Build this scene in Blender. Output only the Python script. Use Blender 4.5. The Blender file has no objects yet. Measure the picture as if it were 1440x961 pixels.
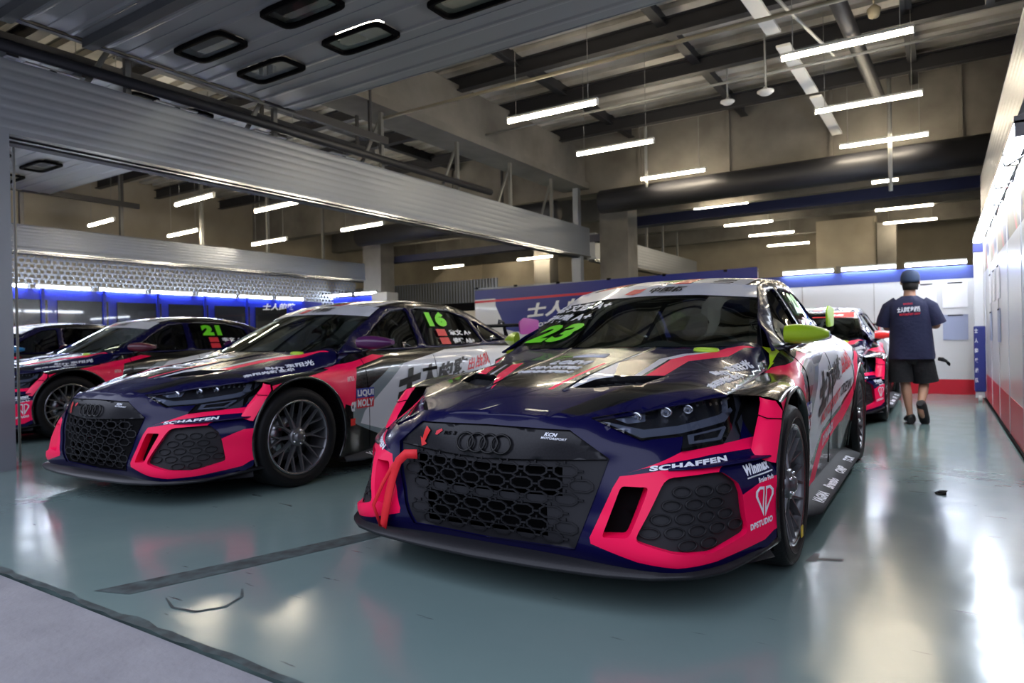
import bpy, bmesh, math, random
import numpy as np
from mathutils import Vector, Matrix, geometry
random.seed(7)
SC = bpy.context.scene
COL = SC.collection
R = math.radians
# ------------------------------------------------------------ camera
cam = bpy.data.cameras.new('camera'); camo = bpy.data.objects.new('camera', cam); COL.objects.link(camo)
SC.camera = camo
YAW, PITCH, ROLL, CH, FPX = 0.568274, -0.0029085, -0.0200916, 0.93457, 945.86
f_ = Vector((-math.sin(YAW)*math.cos(PITCH), math.cos(YAW)*math.cos(PITCH), math.sin(PITCH)))
r_ = Vector((math.cos(YAW), math.sin(YAW), 0)); u_ = r_.cross(f_)
r2 = r_*math.cos(ROLL)+u_*math.sin(ROLL); u2 = -r_*math.sin(ROLL)+u_*math.cos(ROLL)
camo.matrix_world = Matrix(((r2.x,u2.x,-f_.x,0),(r2.y,u2.y,-f_.y,0),(r2.z,u2.z,-f_.z,CH),(0,0,0,1)))
cam.sensor_width = 36.0; cam.lens = FPX*36.0/1440.0; cam.clip_start = 0.05; cam.clip_end = 200
cam.dof.use_dof = True; cam.dof.focus_distance = 2.75; cam.dof.aperture_fstop = 3.2
# ------------------------------------------------------------ view, world
SC.view_settings.view_transform = 'Standard'; SC.view_settings.look = 'None'
SC.view_settings.gamma = 1.0; SC.view_settings.use_curve_mapping = False
SC.view_settings.exposure = 1.0
TUBE_WARM = 40.0; TUBE_COLD = 34.0; WORLD = 1.15
wd = bpy.data.worlds.new('world'); SC.world = wd; wd.use_nodes = True
wn = wd.node_tree.nodes; # overcast sky that is bright overhead and dim near the horizon (buildings of the paddock)
_l = wd.node_tree.links; _tc = wn.new('ShaderNodeTexCoord'); _sp = wn.new('ShaderNodeSeparateXYZ'); _cr = wn.new('ShaderNodeValToRGB')
_l.new(_tc.outputs['Generated'], _sp.inputs[0]); _l.new(_sp.outputs['Z'], _cr.inputs[0]); _l.new(_cr.outputs[0], wn['Background'].inputs[0]); wn['Background'].inputs[1].default_value = WORLD
_cr.color_ramp.elements[0].position = .12; _cr.color_ramp.elements[0].color = (.035,.038,.05,1); _cr.color_ramp.elements[1].position = .38; _cr.color_ramp.elements[1].color = (.74,.80,1.0,1)
# ------------------------------------------------------------ materials
MAT = {}
def mat(name, col, rough=.5, metal=0., coat=0., emit=None, es=0., alpha=1., noise=None, bump=None, spec=.5):
    m = bpy.data.materials.new(name); m.use_nodes = True; nt = m.node_tree; b = nt.nodes['Principled BSDF']
    b.inputs['Base Color'].default_value = (*col,1); b.inputs['Roughness'].default_value = rough; b.inputs['Metallic'].default_value = metal
    b.inputs['Coat Weight'].default_value = coat; b.inputs['Coat Roughness'].default_value = .03; b.inputs['Specular IOR Level'].default_value = spec
    b.inputs['Alpha'].default_value = alpha
    if emit: b.inputs['Emission Color'].default_value = (*emit,1); b.inputs['Emission Strength'].default_value = es
    if noise:
        sc, amt, col2 = noise; tc = nt.nodes.new('ShaderNodeTexCoord'); n = nt.nodes.new('ShaderNodeTexNoise'); n.inputs['Scale'].default_value = sc; n.inputs['Detail'].default_value = 6
        mx = nt.nodes.new('ShaderNodeMix'); mx.data_type = 'RGBA'; cr = nt.nodes.new('ShaderNodeMapRange'); cr.inputs[1].default_value = .35; cr.inputs[2].default_value = .68; cr.inputs[4].default_value = amt
        nt.links.new(tc.outputs['Object'], n.inputs['Vector']); nt.links.new(n.outputs['Fac'], cr.inputs[0]); nt.links.new(cr.outputs[0], mx.inputs[0])
        mx.inputs[6].default_value = (*col,1); mx.inputs[7].default_value = (*col2,1); nt.links.new(mx.outputs[2], b.inputs['Base Color'])
    if bump:
        sc, st = bump; tc = nt.nodes.new('ShaderNodeTexCoord'); n = nt.nodes.new('ShaderNodeTexNoise'); n.inputs['Scale'].default_value = sc; n.inputs['Detail'].default_value = 4
        bp = nt.nodes.new('ShaderNodeBump'); bp.inputs['Strength'].default_value = st; bp.inputs['Distance'].default_value = .02
        nt.links.new(tc.outputs['Object'], n.inputs['Vector']); nt.links.new(n.outputs['Fac'], bp.inputs['Height']); nt.links.new(bp.outputs[0], b.inputs['Normal'])
    MAT[name] = m; return m
mat('navy_paint', (.0035,.003,.040), .26, coat=.3, spec=.15)
mat('black_paint', (.004,.004,.005), .22, coat=.5, spec=.4)
mat('pink_paint', (.98,.004,.085), .42, coat=.15, spec=.2)
mat('white_paint', (.68,.70,.76), .34, coat=.4)
mat('grey_paint', (.20,.26,.29), .30, coat=.8)
mat('lime_paint', (.46,.74,.015), .30, coat=.8)
mat('lime_number', (.16,.80,.01), .4)
mat('red_paint', (.80,.02,.02), .3, coat=.6)
mat('purple_paint', (.10,.012,.10), .3, coat=.6)
mat('magenta_paint', (.42,.02,.30), .35, coat=.4)
mat('maroon_paint', (.12,.01,.03), .3, coat=.6)
mat('blue_paint', (.01,.22,.50), .3, coat=.6)
mat('label_blue', (.01,.03,.30), .4)
mat('letter_white', (.78,.80,.86), .4)
mat('letter_black', (.006,.006,.008), .5)
mat('letter_red', (.70,.02,.04), .4)
mat('skirt_grey', (.030,.032,.038), .6, spec=.2)
mat('carbon', (.008,.008,.010), .36, coat=.12, noise=(160,.6,(.018,.018,.022)), spec=.25)
mat('grille_grey', (.021,.021,.024), .6, spec=.2)
mat('grille_line', (.013,.013,.015), .5, spec=.25)
mat('matte_black', (.0025,.0025,.003), .9, spec=.08)
mat('badge_black', (.003,.003,.0035), .25, spec=.3)
mat('tape_grey', (.035,.04,.045), .6)
mat('gloss_black', (.006,.006,.007), .12, coat=.5)
mat('rubber', (.005,.005,.006), .6, bump=(60,.1), spec=.25)
mat('rim_metal', (.16,.16,.17), .34, metal=.7)
mat('rim_edge', (.30,.30,.32), .22, metal=.95)
mat('lamp_back', (.012,.013,.018), .3, metal=.2)
mat('lamp_trim', (.030,.034,.046), .35)
mat('chrome', (.75,.77,.80), .12, metal=1)
mat('lamp_inside', (.13,.15,.20), .3, metal=.3)
mat('yellow_sticker', (.70,.50,.03), .5)
mat('strap_red', (.75,.01,.02), .6)
mat('mirror_glass', (.6,.65,.7), .03, metal=1)
def glass(name, col, tr, rough=.02):
    m = bpy.data.materials.new(name); m.use_nodes = True; nt = m.node_tree; nt.nodes.clear()
    o = nt.nodes.new('ShaderNodeOutputMaterial'); t = nt.nodes.new('ShaderNodeBsdfTransparent'); t.inputs[0].default_value = (*tr,1)
    g = nt.nodes.new('ShaderNodeBsdfGlossy'); g.inputs['Roughness'].default_value = rough; g.inputs['Color'].default_value = (*col,1)
    lw = nt.nodes.new('ShaderNodeLayerWeight'); pw = nt.nodes.new('ShaderNodeMath'); pw.operation = 'POWER'; pw.inputs[1].default_value = 4.0; nt.links.new(lw.outputs['Facing'], pw.inputs[0])
    fr = nt.nodes.new('ShaderNodeMath'); fr.operation = 'MULTIPLY_ADD'; fr.inputs[1].default_value = .9; fr.inputs[2].default_value = .055; nt.links.new(pw.outputs[0], fr.inputs[0]); mx = nt.nodes.new('ShaderNodeMixShader')
    nt.links.new(fr.outputs[0], mx.inputs[0]); nt.links.new(t.outputs[0], mx.inputs[1]); nt.links.new(g.outputs[0], mx.inputs[2]); nt.links.new(mx.outputs[0], o.inputs[0])
    MAT[name] = m; return m
glass('windscreen_glass', (.85,.95,.92), (.30,.36,.35))
glass('tinted_glass', (.9,.95,.95), (.10,.11,.13))
glass('lamp_glass', (1,1,1), (.82,.84,.88))
# ------------------------------------------------------------ mesh helpers
def link(name, me, parent=None, loc=None):
    o = bpy.data.objects.new(name, me); COL.objects.link(o)
    if parent is not None: o.parent = parent
    if loc is not None: o.location = loc
    return o
def tag(o, label=None, cat=None, group=None, kind=None):
    for k, v in (('label',label),('category',cat),('group',group),('kind',kind)):
        if v: o[k] = v
    return o
def thing(name, label, cat, loc=(0,0,0), rz=0, group=None):
    o = link(name, None); o.location = loc; o.rotation_euler = (0,0,rz); return tag(o,label,cat,group)
class MB:
    """collects faces with material names, links as one mesh"""
    def __init__(s): s.v = []; s.f = []; s.m = []; s.ms = []; s.sm = []
    def mi(s, m):
        if m not in s.ms: s.ms.append(m)
        return s.ms.index(m)
    def add(s, V, F, m, smooth=True):
        o = len(s.v); s.v += [tuple(map(float,p)) for p in V]; i = s.mi(m)
        for f in F: s.f.append([a+o for a in f]); s.m.append(i); s.sm.append(smooth)
        return s
    def box(s, c, d, m, M=None, bev=0):
        x,y,z = [a/2 for a in d]
        V = [Vector((sx*x,sy*y,sz*z)) for sz in (-1,1) for sy in (-1,1) for sx in (-1,1)]
        F = [(0,2,3,1),(4,5,7,6),(0,1,5,4),(2,6,7,3),(0,4,6,2),(1,3,7,5)]
        if M is not None: V = [M@v for v in V]
        V = [v+Vector(c) for v in V]
        return s.add(V, F, m, False)
    def beam(s, a, b, w, h, m):
        """box bar from a to b, w sideways, h up"""
        a = Vector(a); b = Vector(b); d = (b-a); L = d.length; d.normalize()
        up = Vector((0,0,1)) if abs(d.z) < .95 else Vector((0,1,0))
        sd = d.cross(up).normalized(); up = sd.cross(d)
        V = [p+sd*sx*w/2+up*sz*h/2 for p in (a,b) for sx,sz in ((-1,-1),(1,-1),(1,1),(-1,1))]
        return s.add(V, [(0,1,2,3),(7,6,5,4),(0,4,5,1),(1,5,6,2),(2,6,7,3),(3,7,4,0)], m, False)
    def tube(s, pts, r, m, n=8, cap=True):
        pts = [Vector(p) for p in pts]; k = len(pts); rr = r if isinstance(r,(list,tuple)) else [r]*k
        V = []; pu = None
        for i,p in enumerate(pts):
            d = (pts[min(i+1,k-1)]-pts[max(i-1,0)]).normalized()
            u = (Vector((0,0,1)) if abs(d.z)<.9 else Vector((0,1,0))) if pu is None else pu
            sd = d.cross(u).normalized(); u = sd.cross(d).normalized(); pu = u
            V += [p+(sd*math.cos(2*math.pi*j/n)+u*math.sin(2*math.pi*j/n))*rr[i] for j in range(n)]
        F = [(i*n+j,i*n+(j+1)%n,(i+1)*n+(j+1)%n,(i+1)*n+j) for i in range(k-1) for j in range(n)]
        if cap: F += [tuple(range(n))[::-1], tuple((k-1)*n+j for j in range(n))]
        return s.add(V, F, m)
    def lathe(s, prof, m, n=48, axis='x', c=(0,0,0)):
        """prof: (axial, radius)"""
        V = []; k = len(prof)
        for a,r in prof:
            for j in range(n):
                t = 2*math.pi*j/n; q = (a, r*math.cos(t), r*math.sin(t))
                if axis == 'z': q = (r*math.cos(t), r*math.sin(t), a)
                if axis == 'y': q = (r*math.cos(t), a, r*math.sin(t))
                V.append(Vector(q)+Vector(c))
        F = [(i*n+j,i*n+(j+1)%n,(i+1)*n+(j+1)%n,(i+1)*n+j) for i in range(k-1) for j in range(n)]
        return s.add(V, F, m)
    def grid(s, rows, m, close=False, smooth=True):
        n = len(rows[0]); V = [p for r in rows for p in r]
        F = [(i*n+j,i*n+(j+1)%n,(i+1)*n+(j+1)%n,(i+1)*n+j) for i in range(len(rows)-1) for j in range(n if close else n-1)]
        return s.add(V, F, m, smooth)
    def prism(s, poly, h, m, M=None):
        """poly: 2D points in local xy extruded by h in z, placed with matrix M"""
        n = len(poly); V = [Vector((x,y,z)) for z in (0,h) for x,y in poly]
        if M is not None: V = [M@v for v in V]
        F = [tuple(range(n))[::-1], tuple(range(n,2*n))]+[(i,(i+1)%n,n+(i+1)%n,n+i) for i in range(n)]
        return s.add(V, F, m, False)
    def build(s, name, parent=None, loc=None, bevel=0, solid=0):
        me = bpy.data.meshes.new(name); me.from_pydata(s.v, [], s.f); me.update()
        for m in s.ms: me.materials.append(MAT[m])
        me.polygons.foreach_set('material_index', s.m); me.polygons.foreach_set('use_smooth', s.sm)
        me.update()
        o = link(name, me, parent, loc)
        if bevel: b = o.modifiers.new('b','BEVEL'); b.width = bevel; b.segments = 2; b.limit_method = 'ANGLE'; b.angle_limit = R(40)
        if solid: b = o.modifiers.new('s','SOLIDIFY'); b.thickness = solid; b.offset = -1
        return o
def inpoly(P, poly):
    P = np.asarray(P); poly = np.asarray(poly); x = P[:,0]; y = P[:,1]; r = np.zeros(len(P), bool); j = len(poly)-1
    for i in range(len(poly)):
        xi,yi = poly[i]; xj,yj = poly[j]
        c = ((yi>y) != (yj>y)) & (x < (xj-xi)*(y-yi)/((yj-yi) if abs(yj-yi)>1e-12 else 1e-12)+xi); r ^= c; j = i
    return r
def dens(poly, st, close=True):
    out = []; n = len(poly)
    for i in range(n if close else n-1):
        a = np.array(poly[i],float); b = np.array(poly[(i+1)%n],float); k = max(1,int(np.ceil(np.hypot(*((b-a)/st)))))
        for t in range(k): out.append(tuple(a+(b-a)*t/k))
    if not close: out.append(tuple(poly[-1]))
    return out
def rnd(poly, r=.25, n=3):
    """round the corners of a closed polygon (fraction r of each edge)"""
    out = []; N = len(poly)
    for i in range(N):
        p = np.array(poly[i],float); a = np.array(poly[i-1],float); b = np.array(poly[(i+1)%N],float)
        A = p+(a-p)*r; B = p+(b-p)*r
        for k in range(n+1): t = k/n; out.append(tuple((1-t)**2*A+2*t*(1-t)*p+t*t*B))
    return out
def mirp(poly): return [(-x,y) for x,y in poly]
def text_geo(s, bold=0., shear=0.):
    c = bpy.data.curves.new('t','FONT'); c.body = s; c.offset = bold; c.shear = shear; c.resolution_u = 3; c.space_character = 1.0+bold*2
    o = bpy.data.objects.new('t',c); COL.objects.link(o); bpy.context.view_layer.update()
    dg = bpy.context.evaluated_depsgraph_get(); ev = o.evaluated_get(dg); me = ev.to_mesh()
    V = np.array([v.co[:2] for v in me.vertices]) if len(me.vertices) else np.zeros((0,2)); F = [tuple(p.vertices) for p in me.polygons]
    ev.to_mesh_clear(); bpy.data.objects.remove(o); bpy.data.curves.remove(c)
    return V, F
_TC = {}
def text_uv(s, bold, shear):
    k = (s,bold,shear)
    if k not in _TC:
        V,F = text_geo(s,bold,shear)
        x0,x1 = V[:,0].min(),V[:,0].max(); y0,y1 = V[:,1].min(),V[:,1].max()
        _TC[k] = (np.stack([(V[:,0]-x0)/(x1-x0),(V[:,1]-y0)/(y1-y0)],-1),F)
    return _TC[k]
def put_text(mb, s, A, B, H, m, fn, off=.0035, bold=.02, shear=0., mirror=False, pre=None):
    """text stretched over the parallelogram A, A->B, H in fn's domain"""
    UV,F = text_uv(s,bold,shear); A = np.array(A,float); B = np.array(B,float); H = np.array(H,float)
    Q = A+UV[:,:1]*(B-A)+UV[:,1:]*H
    if pre: Q = pre(Q)
    P = fn(Q, off)
    if mirror: P = P*[-1,1,1]; F = [f[::-1] for f in F]
    mb.add(P, F, m, False)
def patch(mb, outline, holes, cols, fn, step, base, mirror=False, flip=False, off=0., pre=None, mats2=None):
    """triangulate a region of fn's 2D domain with crisp colour borders, add it (mapped) to mb. step: (du,dv)"""
    st = np.array(step,float); O = dens(outline, st)
    segs = [O]+[dens(h,st) for h in holes]+[dens(c[0],st) for c in cols]
    pts = []; edges = []
    for sg in segs:
        b = len(pts); pts += sg; n = len(sg); edges += [(b+i,b+(i+1)%n) for i in range(n)]
    o = np.array(outline); lo = o.min(0); hi = o.max(0)
    gx = np.arange(lo[0],hi[0],st[0]); gy = np.arange(lo[1],hi[1],st[1])
    G = np.array([(x+(.5*st[0] if j%2 else 0),y) for j,y in enumerate(gy) for x in gx])
    ok = inpoly(G,outline)
    for h in holes: ok &= ~inpoly(G,h)
    Bp = np.array(pts)/st; Gs = G/st
    keep = []
    for i in np.nonzero(ok)[0]:
        if ((Bp-Gs[i])**2).sum(1).min() > .16: keep.append(tuple(G[i]))
    pts += keep
    sc = 1/st
    res = geometry.delaunay_2d_cdt([Vector((p[0]*sc[0],p[1]*sc[1])) for p in pts], edges, [], 0, 1e-5)
    V = np.array([(v.x/sc[0],v.y/sc[1]) for v in res[0]]); F = [tuple(f) for f in res[2]]
    C = np.array([V[list(f)].mean(0) for f in F]); ok = inpoly(C,outline)
    for h in holes: ok &= ~inpoly(C,h)
    mi = [base]*len(F)
    for poly,m in cols:
        ins = inpoly(C,poly)
        for i in np.nonzero(ins)[0]: mi[i] = m
    Q = pre(V) if pre else V
    P = fn(Q, off)
    for sgn in ((1,-1) if mirror else (1,)):
        PP = P*[sgn,1,1]; fl = flip ^ (sgn<0)
        used = {}
        Vv = []; by = {}
        for i,f in enumerate(F):
            if not ok[i]: continue
            g = []
            for a in f:
                if a not in used: used[a] = len(Vv); Vv.append(PP[a])
                g.append(used[a])
            by.setdefault(mi[i],[]).append(g[::-1] if fl else g)
        o0 = len(mb.v); mb.v += [tuple(map(float,p)) for p in Vv]
        for m,fs in by.items():
            k = mb.mi(m)
            for f in fs: mb.f.append([a+o0 for a in f]); mb.m.append(k); mb.sm.append(True)
    return mb
def ident(z0=0.0):
    def fn(q, off=0):
        q = np.atleast_2d(q); return np.stack([q[:,0],q[:,1],np.full(len(q),z0+off)],-1)
    return fn

class TPS:
    def __init__(s,P,V,lam=1e-5):
        P=np.array(P,float);V=np.array(V,float);s.P=P;n=len(P)
        K=s.k(P[:,None,:]-P[None,:,:])+lam*np.eye(n)
        Q=np.hstack([np.ones((n,1)),P]);A=np.zeros((n+3,n+3));A[:n,:n]=K;A[:n,n:]=Q;A[n:,:n]=Q.T
        s.w=np.linalg.solve(A,np.concatenate([V,[0,0,0]]))
    @staticmethod
    def k(d):
        r2=(d**2).sum(-1)+1e-12
        return .5*r2*np.log(r2)
    def __call__(s,X):
        X=np.atleast_2d(np.array(X,float));n=len(s.P)
        return s.k(X[:,None,:]-s.P[None,:,:])@s.w[:n]+s.w[n]+X@s.w[n+1:]
def mir(L):
    return L+[(-p[0],)+tuple(p[1:]) for p in L if abs(p[0])>1e-6]
# ---- front fascia: radial surface about (0, YC): phi, z -> r
YC=.30
FZ={ .06:[(0,-.74),(.3,-.74),(.6,-.74),(.7,-.72),(.78,-.65),(.83,-.56),(.87,-.47),(.935,-.36)],
 .13:[(0,-.77),(.3,-.77),(.42,-.775),(.6,-.775),(.7,-.755),(.78,-.68),(.83,-.58),(.87,-.49),(.94,-.365)],
 .20:[(0,-.80),(.2,-.80),(.363,-.805),(.43,-.81),(.62,-.81),(.70,-.79),(.78,-.71),(.83,-.62),(.88,-.51),(.945,-.37)],
 .33:[(0,-.835),(.2,-.825),(.36,-.80),(.45,-.795),(.56,-.795),(.65,-.775),(.75,-.695),(.83,-.59),(.89,-.48),(.948,-.37)],
 .44:[(0,-.845),(.2,-.83),(.4,-.785),(.53,-.761),(.65,-.725),(.75,-.65),(.84,-.55),(.90,-.45),(.95,-.36)],
 .505:[(0,-.84),(.2,-.82),(.4,-.772),(.484,-.749),(.6,-.70),(.70,-.62),(.78,-.52),(.85,-.42),(.90,-.36)],
 .55:[(0,-.825),(.2,-.81),(.4,-.768),(.5,-.735),(.6,-.67),(.70,-.575),(.75,-.50),(.79,-.42),(.83,-.32)],
 .606:[(0,-.80),(.2,-.788),(.344,-.77),(.45,-.70),(.58,-.60),(.68,-.48),(.75,-.37),(.79,-.28),(.81,-.2)],
 .645:[(0,-.775),(.2,-.765),(.39,-.70),(.52,-.575),(.63,-.47),(.71,-.36),(.76,-.28),(.79,-.18)],
 .69:[(0,-.70),(.2,-.68),(.36,-.63),(.5,-.5),(.62,-.40),(.70,-.32),(.757,-.235),(.78,-.14)]}
_P=[];_V=[]
for z_,L_ in FZ.items():
    for (x_,y_) in L_:
        ph=np.arctan2(x_,YC-y_); r=np.hypot(x_,YC-y_)
        for sg in ((1,-1) if x_>0 else (1,)): _P.append((sg*ph,z_*1.6)); _V.append(r)
TF=TPS(_P,_V,1.5e-3)
def fascia(q,off=0):
    q=np.atleast_2d(q); r=TF(q*[1,1.6])+off
    return np.stack([r*np.sin(q[:,0]),YC-r*np.cos(q[:,0]),q[:,1]],-1)
# ---- hood z(x,y)
HP=[(0,-.775,.645),(.2,-.765,.643),(.39,-.70,.634),(.52,-.56,.652),(.65,-.395,.68),(.757,-.235,.699),(.762,0,.72),(.762,.25,.742),(.768,.45,.765),(.765,.52,.80),(.72,.53,.872),
 (0,-.68,.69),(.2,-.67,.68),(0,-.5,.742),(0,-.2,.797),(0,.1,.845),(0,.36,.884),(.25,-.5,.725),(.228,-.553,.712),(.49,-.487,.695),(.25,-.2,.787),(.25,.1,.832),(.25,.38,.88),
 (.45,-.35,.745),(.45,-.1,.785),(.45,.15,.82),(.47,.44,.876),(.6,-.3,.725),(.66,0,.765),(.66,.25,.80),(.70,.42,.845),(.60,.2,.81),(.58,.48,.878)]
HP=mir(HP); TH=TPS([p[:2] for p in HP],[p[2] for p in HP],6e-4)
def hood(q,off=0):
    q=np.atleast_2d(q); return np.stack([q[:,0],q[:,1],TH(q)+off],-1)
# ---- windshield y(x,z)
WP=mir([(0,.35,.886),(.25,.37,.885),(.5,.44,.881),(.70,.535,.877),(0,.58,1.0),(.35,.63,1.0),(.66,.745,1.0),(0,.83,1.13),(.3,.86,1.13),(.61,.98,1.12),(0,1.08,1.25),(.3,1.11,1.246),(.563,1.183,1.222),(.555,1.25,1.245)])
TW=TPS([(p[0],p[2]) for p in WP],[p[1] for p in WP],1e-5)
def wind(q,off=0):
    q=np.atleast_2d(q); return np.stack([q[:,0],TW(q)-off,q[:,1]+off*.6],-1)
# ---- roof z(x,y)
RP=mir([(0,1.08,1.252),(.3,1.11,1.248),(.563,1.183,1.222),(0,1.35,1.296),(.3,1.36,1.29),(.565,1.40,1.265),(0,1.7,1.318),(.3,1.7,1.312),(.57,1.7,1.285),(0,2.1,1.308),(.3,2.1,1.30),(.57,2.05,1.27),(0,2.5,1.255),(.3,2.5,1.245),(.56,2.35,1.22),(.55,2.5,1.18)])
TR=TPS([p[:2] for p in RP],[p[2] for p in RP],1e-5)
def roof(q,off=0):
    q=np.atleast_2d(q); return np.stack([q[:,0],q[:,1],TR(q)+off],-1)
# ---- greenhouse side x(y,z)
GP=[(.50,.86,.785),(.62,.86,.795),(.9,.875,.80),(1.4,.88,.80),(1.9,.885,.795),(2.3,.89,.785),(2.7,.9,.765),(3.05,.915,.725),
 (.745,1.0,.665),(.98,1.12,.612),(1.183,1.222,.563),(1.40,1.265,.565),(1.7,1.285,.57),(2.05,1.27,.57),(2.35,1.22,.56),(2.5,1.18,.555),(2.7,1.09,.58),(2.95,.985,.64),
 (1.0,1.0,.73),(1.4,1.08,.685),(1.9,1.08,.685),(2.3,1.06,.68),(.7,.92,.76)]
TG=TPS([p[:2] for p in GP],[p[2] for p in GP],2e-3)
def green(q,off=0):
    q=np.atleast_2d(q); return np.stack([TG(q)+off,q[:,0],q[:,1]],-1)
# ---- body side: sections
SY=[-.40,-.22,0,.25,.45,.62,.9,1.4,1.9,2.2,2.63,3.0,3.3,3.55]
SX=[[.93,.945,.95,.955,.955,.95,.90,.80],[.93,.945,.95,.956,.958,.95,.89,.757],[.93,.945,.952,.96,.962,.95,.88,.762],[.93,.945,.952,.958,.955,.932,.87,.762],
 [.92,.935,.94,.94,.93,.91,.85,.766],[.90,.90,.905,.915,.915,.905,.87,.792],[.88,.885,.895,.91,.915,.905,.87,.80],[.88,.885,.895,.91,.915,.905,.87,.80],
 [.88,.885,.90,.915,.92,.91,.87,.795],[.89,.91,.935,.95,.955,.935,.88,.787],[.93,.95,.96,.965,.965,.94,.88,.77],[.93,.95,.955,.955,.945,.915,.85,.73],
 [.88,.90,.91,.90,.89,.86,.79,.68],[.80,.82,.83,.82,.81,.78,.72,.62]]
SZ=[[.13,.25,.38,.48,.52,.56,.60,.64],[.13,.25,.38,.50,.60,.665,.69,.70],[.13,.25,.38,.55,.67,.715,.735,.72],[.13,.25,.38,.55,.67,.722,.748,.742],
 [.13,.25,.38,.52,.64,.72,.758,.765],[.13,.25,.38,.52,.64,.735,.79,.855],[.13,.25,.38,.52,.64,.745,.825,.872],[.13,.25,.38,.52,.64,.745,.83,.878],
 [.13,.25,.38,.52,.64,.75,.835,.885],[.13,.25,.38,.52,.64,.75,.838,.89],[.13,.25,.38,.52,.66,.765,.845,.898],[.14,.25,.38,.52,.66,.765,.85,.915],
 [.2,.28,.4,.53,.66,.765,.855,.928],[.22,.3,.4,.53,.66,.765,.86,.93]]
SX=np.array(SX);SZ=np.array(SZ);SY=np.array(SY)
def _cub(X,T,q):
    # C1 monotone-ish cubic (Catmull) interpolation of rows T over knots X at scalar q
    i=int(np.clip(np.searchsorted(X,q)-1,0,len(X)-2)); h=X[i+1]-X[i]; t=(q-X[i])/h; t=min(max(t,0),1)
    def m(j):
        if j<=0: return (T[1]-T[0])/(X[1]-X[0])
        if j>=len(X)-1: return (T[-1]-T[-2])/(X[-1]-X[-2])
        a=(T[j]-T[j-1])/(X[j]-X[j-1]); b=(T[j+1]-T[j])/(X[j+1]-X[j])
        s=np.where(a*b>0,2*a*b/(a+b+1e-12),0.0)
        return s
    return (2*t**3-3*t*t+1)*T[i]+(t**3-2*t*t+t)*h*m(i)+(-2*t**3+3*t*t)*T[i+1]+(t**3-t*t)*h*m(i+1)
_TK=np.arange(8.)
def side(q,off=0):
    out=[]
    for y,t in np.atleast_2d(q):
        xs=_cub(SY,SX,y); zs=_cub(SY,SZ,y)
        x=float(_cub(_TK,xs,t)); z=float(_cub(_TK,zs,t)); out.append((x+off,y,z+off*.2*(t>5)))
    return np.array(out)
def side_t(y,z):
    zs=_cub(SY,SZ,y); T=np.linspace(0,7,141); Z=np.array([float(_cub(_TK,zs,t)) for t in T]); k=int(np.argmax(Z)) if y<.5 else len(T)-1
    return float(np.interp(z,Z[:k+1],T[:k+1]))
CX,CY=-1.4675,2.9055
# ============================================================ setting
mat('concrete', (.21,.195,.17), .85, noise=(1.6,.8,(.11,.10,.085)), bump=(9,.25))
mat('concrete_pale', (.42,.37,.29), .8, noise=(1.2,.7,(.30,.26,.20)))
mat('dark_steel', (.022,.022,.026), .5)
mat('blue_steel', (.015,.018,.05), .45)
mat('grey_steel', (.20,.20,.19), .45, metal=.4)
mat('deck_metal', (.12,.115,.105), .5, noise=(2.5,.6,(.07,.068,.06)))
mat('deck_rib', (.66,.64,.60), .40, metal=.15, noise=(1.1,.9,(.28,.26,.22)))
mat('aluminium', (.24,.26,.295), .40, metal=.3)
mat('aluminium_bright', (.75,.78,.82), .18, metal=1)
mat('door_strut', (.10,.105,.105), .5)
mat('door_panel', (.32,.335,.335), .40, metal=.1)
mat('pipe_grey', (.33,.33,.31), .5)
mat('pipe_tan', (.26,.23,.16), .5)
mat('panel_white', (.62,.63,.66), .28, coat=.2)
mat('panel_cream', (.55,.50,.42), .6)
mat('panel_blue', (.010,.02,.32), .22, coat=.5)
mat('strip_blue', (.035,.055,.23), .4)
mat('banner_blue', (.014,.022,.20), .35)
mat('panel_navy', (.01,.012,.07), .35)
mat('screen_dark', (.010,.013,.018), .18, coat=.6)
mat('panel_red', (.55,.012,.03), .35)
mat('post_blue', (.02,.03,.20), .45)
mat('paper', (.78,.78,.82), .6)
mat('paper_blue', (.30,.34,.50), .6)
mat('housing_white', (.70,.70,.68), .5)
mat('tube_warm', (1,1,1), .5, emit=(1,.86,.64), es=TUBE_WARM)
mat('tube_cold', (1,1,1), .5, emit=(.80,.88,1.0), es=TUBE_COLD)
mat('cable', (.02,.02,.02), .6)
glass('door_pane', (.8,.85,.9), (.55,.6,.62), .05)
glass('banner_film', (.9,.9,.95), (.75,.78,.85), .04)
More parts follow.
